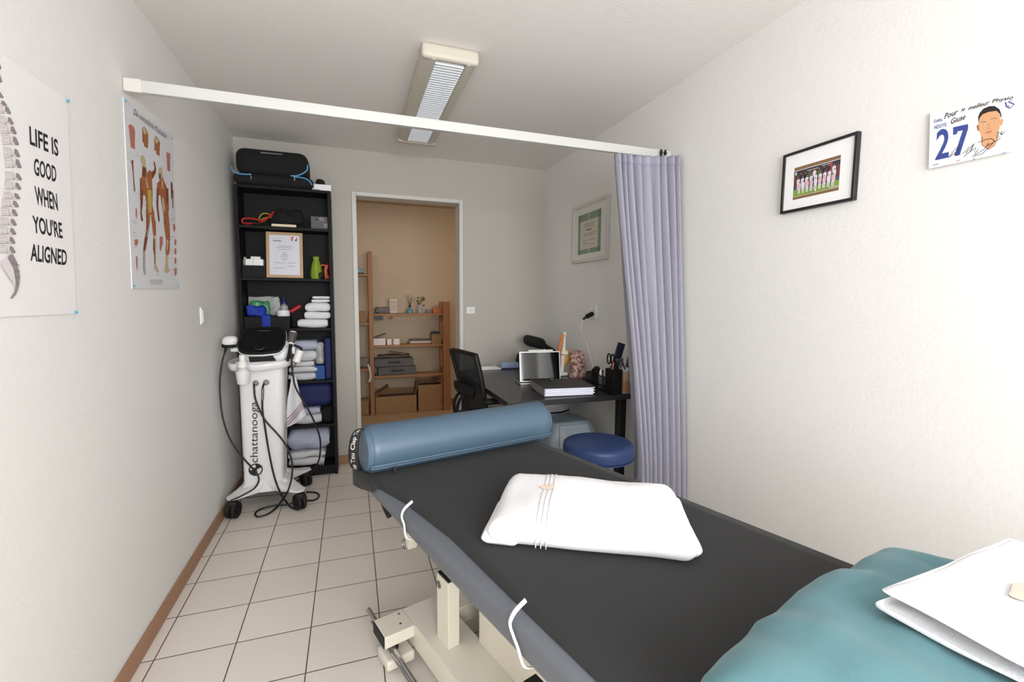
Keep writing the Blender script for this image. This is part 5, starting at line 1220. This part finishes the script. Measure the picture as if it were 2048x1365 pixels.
# --- bolster
bs = thing('bolster', MT @ Vector((.12, .37, TZ)), 'blue vinyl bolster roll lying across the far end of the massage table', 'bolster', rz=math.atan2(TA.y, TA.x))
BA, BB = Vector((.082, .012, 0)), Vector((.132, .745, 0))
ax = (BB-BA).normalized(); cs_ = Vector((ax.y, -ax.x, 0)); BL = (BB-BA).length
zb0 = TZ+.0055
def bol(u, v, ex=0):
    # v along the axis including rounded ends
    a = 2*PI*u; r = .0795
    L = v*BL; e1 = min(L, BL-L); k = 1 if e1 > .016 else math.sqrt(max(0, 1-((.016-e1)/.016)**2))*.16+.84
    x = math.cos(a)*(r+ex)*k*1.02; z = math.sin(a)*(r+ex)*k
    zc = .073
    z = max(z, -(zc))
    p = BA+ax*L+cs_*x; return (p.x, p.y, zb0+zc+z)
mb = MB(MT); NV = 40
mb.grid(bol, 64, NV, True); mb.f.append(tuple(range(63, -1, -1))); mb.m.append(0); mb.f.append(tuple(NV*64+k for k in range(64))); mb.m.append(0)
mb.build('cover', M_bolster, bs, ang=50)
def seam(a, exr, r0, v0=.012, v1=.988):
    return [MT @ Vector(bol(a/(2*PI), v0+(v1-v0)*k/30, exr)) for k in range(31)]
MB().tube(seam(-.50, .0005, 0), .0032, 8, 1).build('piping', M_bolster, bs)
MB().tube(seam(-.66, .0005, 0), .0028, 8, 1).build('piping', M_bolster, bs)
MB().tube(seam(-.58, -.0002, 0), .0022, 8, 1).build('zip', M_stitch, bs)
for v in (.022, .978): MB().tube([MT @ Vector(bol(k/64, v, .0002)) for k in range(65)], .0013, 6, 1).build('end_seam', M_bolster, bs)
zp = MT @ Vector(bol(-.62/(2*PI), .115, .004)); MB().rbox(zp-Vector((0, 0, .012)), (.005, .003, .012), .002, 4).build('zip_pull', M_rubber, bs)
# carrying strap on the left end, with white lettering
def strap(u, v):
    a = v*PI; r = .076
    z = zb0+.073+math.cos(a)*r*(1 if v < .5 else .92); out = -.002-.016*math.sin(a)**.7
    s_ = BA.x+.028-.020*u-.035*v; p = Vector((s_, BA.y+out-.026*u*math.sin(a)**.5, z)); return tuple(MT @ p)
mb = MB(); mb.grid(strap, 4, 30); sp_ = mb.build('strap', M_rubber, bs, ang=180, solid=.0025)
M_wi = mat('white ink', (.70, .70, .69), .6)
vs, fs, _ = text2d('Clap Tzu', .02)
mb = MB()
for v0, v1 in ((.93, .52), (.47, .06)):
    pts = []
    for x, y in vs: pts.append(Vector(strap(.22+.56*y, v0+(v1-v0)*x)))
    off = (TA*.5-TN*.55+Vector((0, 0, .1))).normalized()*.0022
    mb.add([p+off for p in pts], fs)
mb.build('lettering', M_wi, sp_, ang=180)

# --- folded white towel in the middle
def towel_frame(A, B, D):
    """corners in table coordinates: origin A, long side towards D, short side towards B"""
    ex = Vector((D[0]-A[0], D[1]-A[1], 0)); ey = Vector((B[0]-A[0], B[1]-A[1], 0)); return ex, ey
def soft_towel(name, M, L, W, specs, stripes, emblem, label, seed):
    """specs: list of (x0, x1, y0, y1, z0, z1) slabs; stripes at x positions on the top slab"""
    t = thing(name, M @ Vector((L/2, W/2, 0)), label, 'towel', rz=math.atan2((M.to_3x3() @ Vector((1, 0, 0))).y, (M.to_3x3() @ Vector((1, 0, 0))).x))
    mb = MB(M); tops = []
    for i, (x0, x1, y0, y1, z0, z1) in enumerate(specs):
        c = Vector(((x0+x1)/2, (y0+y1)/2, (z0+z1)/2)); h = Vector(((x1-x0)/2, (y1-y0)/2, (z1-z0)/2))
        def fn(q, c=c, h=h, i=i):
            p = q+c; n = noise.noise_vector(Vector((p.x*7+seed, p.y*7, i*3.3))); n2 = noise.noise(Vector((p.x*26+seed, p.y*26, i)))
            edge = max(abs(q.x)/h.x, abs(q.y)/h.y)
            sag = -.012*max(0, edge-.55)/.45
            z = q.z+(n.z*.008+n2*.0016+sag)*max(0, min(1, (q.z/h.z+.6)/1.2))
            return (q.x+n.x*.007, q.y+n.y*.007, z)
        mb.rbox(c, h, min(h.z, .034), 26, fn=fn); tops.append((c, h, fn))
    o = mb.build('terry', M_terry, t, ang=180)
    c, h, fn = tops[-1]
    if stripes:
        mb = MB(M)
        for sx_ in stripes:
            ring = []
            for k in range(40):
                yy = -h.y+2*h.y*k/39; r = min(h.z, .034)
                e1 = h.y-abs(yy); dz = 0 if e1 > r else r-math.sqrt(max(0, r*r-(r-e1)**2))
                ring.append(c+Vector(fn(Vector((sx_-c.x, yy, h.z-dz))))+Vector((0, 0, .0006)))
            ring = [c+Vector(fn(Vector((sx_-c.x, -h.y, -h.z*.75+h.z*.9*k/6))))-Vector(M.to_3x3().inverted() @ Vector((0, 0, 0)))+Vector((0, -.0006, 0)) for k in range(6)]+ring
            mb.tube(ring, .0014, 6, 1)
        mb.build('woven_stripe', M_terrys, t, ang=180)
    if emblem:
        mb = MB(M); ex, ey, er, et = emblem
        n = 20; vsx = []
        for k in range(n):
            a = 2*PI*k/n; q = Vector((ex-c.x+er*math.cos(a)*(1+.2*math.sin(3*a)), ey-c.y+et*math.sin(a), h.z)); vsx.append(c+Vector(fn(q))+Vector((0, 0, .0024)))
        q = c+Vector(fn(Vector((ex-c.x, ey-c.y, h.z))))+Vector((0, 0, .0034))
        mb.add(vsx+[q], [(k, (k+1) % n, n) for k in range(n)]); mb.build('embroidery', M_beige, t)
    return t
def tframe(A, D, z):
    ex = Vector((D[0]-A[0], D[1]-A[1], 0)).normalized(); ey = Vector((-ex.y, ex.x, 0)); return MT @ frameM((A[0], A[1], z), ex, ey, Vector((0, 0, 1)))
M1 = tframe((.705, .085), (1.055, .415), TZ+.0045)
soft_towel('folded_towel', M1, .47, .33, [(.40, .487, .03, .30, 0, .042), (-.012, .08, .002, .20, 0, .036), (.0, .476, .0, .335, 0, .070)], (.118, .130, .142), (.124, .19, .020, .016), 'folded white striped terry towel lying in the middle of the black massage table', 2.0)

# --- teal pillow
PC = Vector((1.615, .365, 0)); PH = Vector((.365, .345, .060))
def pil(q):
    p = q+PC; f = Vector((q.x/PH.x, q.y/PH.y, q.z/PH.z))
    cr = (1-abs(f.x)**3.2)*(1-abs(f.y)**4)
    z = q.z
    z = q.z*(1+(-.58+.62*max(0, cr)**.45)*max(0, min(1, (q.z/PH.z+.5)/1.0)))
    w = noise.noise(Vector((p.x*5, p.y*16, 2.0)))*.010+noise.noise(Vector((p.x*16, p.y*5, 5.0)))*.006
    lift = 0; z = z*(1-.40*max(0, f.y-.1)**1.2) if z > 0 else z
    cre = (1-abs(noise.noise(Vector((p.x*5+3*p.y, p.y*9, 8.0))))*2.2)**3; w += .006*max(0, cre)*(f.y > -.6)
    return (q.x+noise.noise(Vector((0, p.y*7, 4)))*.016*max(0, min(1, -f.x*2-.4))+.06*max(0, f.y)**1.3*max(0, -f.x), q.y, z+w*max(0, min(1, q.z/PH.z*2)))
mb = MB(MT); mb.rbox(PC+Vector((0, 0, TZ+.006+.060)), PH, .056, 44, fn=pil)
tag(mb.build('pillow', M_teal, ang=180), 'large teal cotton pillow on the near end of the massage table', 'pillow')
# --- second towel
M2 = tframe((1.372, .325), (1.872, .21), TZ+.1425)
soft_towel('folded_towel', M2, .5, .34, [(.0, .5, -.006, .385, 0, .012), (.0, .5, .0, .385, .016, .036)], (), (.105, .165, .022, .04), 'white terry towel folded on top of the teal pillow', 6.0)

# ================================================================== storage room seen through the doorway
PYF, PYR = 5.15, 5.40
def hz(px, py): return PY(px, py, PYF)
ps = thing('pine_shelf', (.6, 5.28, 0), 'pine storage shelf with two lower bays in the next room', 'shelf')
XL0, XL1 = PY(737, 600, PYF).x, PY(745.5, 600, PYF).x
XR0, XR1 = PY(886, 600, PYF).x, PY(900, 600, PYF).x
ztall = hz(741, 503).z; zlow = hz(893, 604).z
for x0, x1, zt_ in ((XL0, XL1, ztall), (XR0, XR1, zlow), (-.62, -.58, ztall)):
    for y in (PYF, PYR-.04): MB().box(x0, x1, y, y+.04, 0, zt_).build('upright', M_pine, ps, bevel=.002)
    mb = MB()
    for k in range(4): z = .12+k*(zt_-.3)/3; mb.box(x0+.008, x1-.008, PYF+.04, PYR-.04, z, z+.05)
    mb.build('rung', M_pine, ps)
HS = [PY(815, 627.5, PYF+.03).z, PY(815, 690, PYF+.03).z, PY(815, 750, PYF+.03).z]
for z in HS: MB().box(XL1, XR0+.01, PYF+.03, PYR-.02, z-.024, z).build('board', M_pineh, ps, bevel=.001)
HL = [PY(724, 548, PYF+.03).z, PY(724, 632, PYF+.03).z, PY(724, 646, PYF+.03).z, PY(724, 738, PYF+.03).z]
for z in (HL[0], HL[2], HL[3]): MB().box(-.58, XL0, PYF+.03, PYR-.02, z-.024, z).build('board', M_pineh, ps, bevel=.001)
mb = MB()
for k in range(24): mb.cyl((XR0+.006, PYF+.06+.17*(k % 2), .15+.045*k), (XR0-.001, PYF+.06+.17*(k % 2), .15+.045*k), .004, n=6)
mb.build('peg_holes', M_ink, ps)
# brighter bare wood at the end of the third board
def hx(px): return PY(px, 700, PYF+.08).x
def hbox(name, p0, p1, z, h, m, lab, cat, y0=PYF+.06, d=.2, group=None, bevel=.002): return tag(MB().box(hx(p0), hx(p1), y0, y0+d, z+E_, z+h).build(name, m, bevel=bevel), lab, cat, group)
z = HS[0]
cloth = tag(MB().rbox(((hx(752)+hx(780))/2, 5.26, z+.035), (.075, .06, .034), .03, 12, amp=.012, freq=22).build('crumpled_bag', M_dink), 'crumpled grey bag at the left of the upper pine shelf', 'bag')
x = hx(788)
cbag = thing('paper_bag', (x, 5.26, z), 'white printed paper bag standing on the upper pine shelf', 'paper bag')
mb = MB(); mb.rbox((x, 5.26, z+.081), (.042, .035, .08), .012, 10, amp=.004, freq=20); mb.build('bag', mat('bag paper', (.84, .80, .75), .7), cbag)
dt = Decal((0, 5.2235, 0), (1, 0, 0), (0, 0, 1), (0, -1, 0))
for k in range(6):
    for j in range(4): dt.rect(x-.032+j*.017, z+.03+k*.02, x-.021+j*.017, z+.037+k*.02, M_dink)
dt.build('printed_pattern', cbag)
x = hx(821)
df2 = thing('reed_diffuser', (x, 5.24, z), 'blue glass reed diffuser with dark sticks on the upper pine shelf', 'reed diffuser')
MB().lathe([(0, .001), (.036, .001), (.038, .03), (.03, .05), (.012, .062), (.012, .075)], (x, 5.24, z), 20).build('bottle', mat('blue glass', (.35, .55, .62), .15), df2)
MB().lathe([(.014, .07), (.014, .085), (.006, .086)], (x, 5.24, z), 14).build('stopper', M_ink, df2)
for dx_, dz_ in ((-.04, .20), (-.018, .21), (.012, .18), (.03, .20), (.055, .17)): MB().cyl((x, 5.24, z+.07), (x+dx_, 5.24+dx_*.3, z+dz_), .0022, n=6).build('reed', M_ink, df2)
x = hx(841)
pl_ = thing('plant_jar', (x, 5.25, z), 'glass jar with a small green plant on the upper pine shelf', 'plant')
MB().lathe([(0, .001), (.034, .001), (.036, .07), (.03, .085), (.03, .10)], (x, 5.25, z), 20).build('jar', M_plast, pl_)
MB().lathe([(0, .003), (.031, .003), (.032, .05), (0, .052)], (x, 5.25, z), 16).build('soil', mat('soil brown', (.35, .25, .18), .9), pl_)
mb = MB(); rr = random.Random(11)
for k in range(14):
    a = rr.uniform(0, 2*PI); r = rr.uniform(.008, .036); zz_ = z+rr.uniform(.09, .18); c = Vector((x+r*math.cos(a)+.01, 5.25+r*math.sin(a), zz_)); d1 = Vector((math.cos(a), math.sin(a), rr.uniform(-.2, .8))).normalized(); d2 = d1.orthogonal().normalized()
    mb.add([c-d1*.018, c+d2*.011, c+d1*.022, c-d2*.011], [(0, 1, 2, 3)])
mb.build('leaves', M_leaf, pl_, solid=.0012)
mb = MB(); mb.tube([(x, 5.25, z+.05), (x-.012, 5.25, z+.11), (x-.02, 5.25, z+.15)], .003, 6); mb.tube([(x, 5.25, z+.05), (x+.012, 5.25, z+.12), (x+.02, 5.24, z+.17)], .003, 6); mb.build('stem', mat('twig', (.35, .24, .16), .8), pl_)
hbox('grey_box', 853, 864, z, .042, M_grey, 'small grey box beside the orange box on the upper pine shelf', 'box', d=.06)
ob = hbox('orange_box', 866, 883, z, .062, M_orange, 'orange carton at the right of the upper pine shelf', 'carton', d=.08)
# sticker hanging under the upper shelf, red round tag
lb = thing('hanging_tag', (hx(765), PYF+.09, HS[0]-.07), 'grey paper note with a red round badge hanging under the upper pine shelf', 'paper note')
MB().box(hx(751), hx(768), PYF+.088, PYF+.0905, HS[0]-.072, HS[0]-.025).build('note', M_dgrey, lb); MB().cyl((hx(783.5), PYF+.088, HS[0]-.048), (hx(783.5), PYF+.092, HS[0]-.048), .017, n=20).build('badge', mat('badge red', (.60, .16, .18), .5), lb)
MB().tube([(hx(766), PYF+.089, HS[0]-.05), (hx(773), PYF+.089, HS[0]-.03), (hx(783), PYF+.089, HS[0]-.04)], .0015, 5).build('string', M_paper, lb)
z = HS[1]
wa = tag(MB().box(hx(746), hx(771), 5.2, 5.34, z+E_, z+.075).build('white_carton', M_paper, bevel=.002), 'white carton at the left end of the middle pine shelf', 'carton')
wc = thing('white_carton', (hx(785), 5.25, z), 'white carton with a brown tape strip on the middle pine shelf', 'carton')
MB().box(hx(774), hx(799), 5.2, 5.32, z+E_, z+.066).build('box', M_paper, wc, bevel=.002); MB().box(hx(783), hx(787), 5.1992, 5.2, z+.002, z+.066).build('tape', M_card, wc)
tag(MB(Matrix.Translation((hx(748), 5.21, z+.0765))).prism([(0, 0, 0), (.13, 0, .045), (.132, 0, .05), (0, 0, .005)], (0, .12, 0)).build('paper_sheet', M_dink), 'curled grey paper on the left white carton', 'paper')
for k in range(3): hbox('envelope', 818+k*2, 862, z+k*.0165, .015, [M_card, M_paper, M_dink][k], ['brown envelope lowest on the middle pine shelf', 'pale envelope in the middle of the stack on the middle pine shelf', 'grey envelope on top of the stack on the middle pine shelf'][k], 'envelope', group='envelopes on the pine shelf')
bb = thing('open_carton', (hx(877), 5.26, z), 'open brown carton at the right of the middle pine shelf', 'carton')
mb = MB(); X0, X1 = hx(863), XR0-.012
mb.box(X0, X1, 5.2, 5.204, z+E_, z+.11); mb.box(X0, X1, 5.356, 5.36, z+E_, z+.11); mb.box(X0, X0+.004, 5.204, 5.356, z+E_, z+.11); mb.box(X1-.004, X1, 5.204, 5.356, z+E_, z+.11); mb.box(X0, X1, 5.204, 5.356, z+E_, z+.004)
mb.build('box', M_card, bb); MB().rbox(((X0+X1)/2, 5.28, z+.10), ((X1-X0)/2-.006, .07, .035), .02, 8, amp=.008, freq=30).build('contents', M_dgrey, bb)
z = HS[2]
def filecase(p0, p1, z, lab):
    t = thing('document_case', ((hx(p0)+hx(p1))/2, 5.27, z), lab, 'document case', group='grey cases on the lower pine shelf')
    MB().box(hx(p0), hx(p1), 5.2, 5.36, z+E_, z+.092).build('case_body', M_folder, t, bevel=.006)
    xm = (hx(p0)+hx(p1))/2; MB().tube([(xm-.06, 5.199, z+.055), (xm-.05, 5.19, z+.05), (xm+.05, 5.19, z+.05), (xm+.06, 5.199, z+.055)], .006, 8, 3).build('handle', M_blackp, t)
    MB().box(hx(p0)+.001, hx(p1)-.001, 5.1995, 5.201, z+.070, z+.073).build('seam_line', M_dgrey, t)
filecase(755, 831, z, 'grey plastic document case directly on the lower pine shelf'); filecase(748, 826, z+.094, 'grey plastic document case stacked on another one')
mb = MB(); 
tag(MB().rbox(((hx(750)+hx(826))/2, 5.28, z+.187+.02), (.17, .06, .018), .012, 12, amp=.010, freq=14).build('papers', mat('brown papers', (.36, .31, .27), .8)), 'loose papers lying on the upper document case', 'papers')
tag(MB(Matrix.Translation((hx(780), 5.22, z+.252)) @ Matrix.Rotation(.16, 4, 'Y')).box(0, .16, 0, .09, 0, .008).build('clipboard', M_card), 'brown clipboard slanting on the loose papers', 'clipboard')
# cardboard boxes on the floor
def cbox(name, x0, x1, y0, y1, h, lab, flaps, fill):
    t = thing(name, ((x0+x1)/2, (y0+y1)/2, 0), lab, 'cardboard box')
    mb = MB(); w = .006; zb = .002
    mb.box(x0, x1, y0, y0+w, zb, h); mb.box(x0, x1, y1-w, y1, zb, h); mb.box(x0, x0+w, y0+w, y1-w, zb, h); mb.box(x1-w, x1, y0+w, y1-w, zb, h); mb.box(x0, x1, y0+w, y1-w, zb, zb+w)
    mb.build('box', M_card, t)
    for (p0, p1, v) in flaps:
        p0, p1, v = Vector(p0), Vector(p1), Vector(v); n = (p1-p0).cross(v).normalized()*.005
        mb = MB(); mb.prism([p0, p1, p1+v, p0+v], n); mb.build('flap', M_card, t)
    if fill: mb = MB(); mb.rbox(((x0+x1)/2, (y0+y1)/2, h-.05), ((x1-x0)/2-.01, (y1-y0)/2-.01, .035), .02, 10, amp=.012, freq=18); mb.build('contents', fill, t)
y0 = PYF+.02
def hxx(px): return PY(px, 800, y0).x
x0, x1 = XL1+.008, hxx(833); h = PY(790, 793, y0).z
cbox('cardboard_box', x0, x1, y0, y0+.24, h, 'low open cardboard box on the floor under the pine shelf', [((x0, y0+.24, h), (x0, y0, h), (.15, 0, .10)), ((x1-.008, y0+.02, h), (x1-.008, y0+.22, h), (.022, 0, .13)), ((x0, y0+.24, h), (x1, y0+.24, h), (0, .01, .05))], mat('dark papers', (.42, .36, .31), .8))
x0b, x1b = hxx(837), XR0-.01; h2 = PY(860, 770, y0).z
cbox('cardboard_box', x0b, x1b, y0, y0+.24, h2, 'tall open cardboard box beside the right pine upright', [((x1b, y0, h2), (x1b, y0+.24, h2), (-.07, 0, .05)), ((x0b, y0+.24, h2), (x1b, y0+.24, h2), (0, .03, .05))], M_dgrey)
# left bay
tag(MB().lathe([(0, .001), (.05, .001), (.05, .012), (0, .013)], (hx(723), 5.25, HL[0]), 20).build('dark_dish', mat('navy dish', (.12, .16, .24), .4)), 'dark blue dish on the top board of the left pine bay', 'dish')
tag(MB().lathe([(0, .0), (.036, .001), (.036, .02), (.025, .04), (0, .05)], (hx(723), 5.25, HL[0]+.0145), 20).build('glass_dome', mat('pale blue glass', (.55, .72, .78), .15)), 'small pale blue dome standing on the dark dish', 'ornament')
tag(MB().box(hx(700), hx(735), 5.22, 5.36, HL[2]+E_, HL[2]+.12).build('carton', M_card, bevel=.002), 'brown carton on the second board of the left pine bay', 'carton')
tag(MB().rbox((hx(722), 5.24, HL[3]+.06), (.09, .05, .055), .03, 12, amp=.016, freq=20, seed=2).build('cloth_bag', mat('grey cloth', (.50, .47, .43), .9)), 'grey cloth bag on the lowest board of the left pine bay', 'bag')
tag(MB().tube([(hx(735), PYF+.05, HL[3]+.04), (hx(737.5), PYF-.02, HL[3]+.0), (hx(739), PYF-.022, HL[3]-.08), (hx(736.5), PYF-.02, HL[3]-.14)], (.012, .006), 8).build('white_strap', M_linen), 'white strap hanging from the cloth bag beside the tall upright', 'strap')
tag(MB().box(hx(690), hx(735), 5.2, 5.38, .002, .16).build('cardboard_box', M_card, bevel=.003), 'closed brown cardboard box on the floor of the left pine bay', 'cardboard box')
q = PY(797, 409, HY-.004)
tag(MB().tube([q+Vector((0, .003, .01)), q+Vector((0, -.015, .008)), q+Vector((0, -.018, -.004)), q+Vector((0, -.012, -.012))], .003, 8).build('wall_hanger', M_steel), 'tiny metal hook high on the wall of the next room', 'hook')



# ------------------------------------------------------------------ colour management
vs_ = SC.view_settings
vs_.view_transform = 'Standard'; vs_.look = 'None'; vs_.exposure = .17; vs_.gamma = 1; vs_.use_curve_mapping = False
SC.cycles.diffuse_bounces = 6; SC.cycles.max_bounces = 10; SC.cycles.transparent_max_bounces = 12
SC.cycles.use_denoising = True
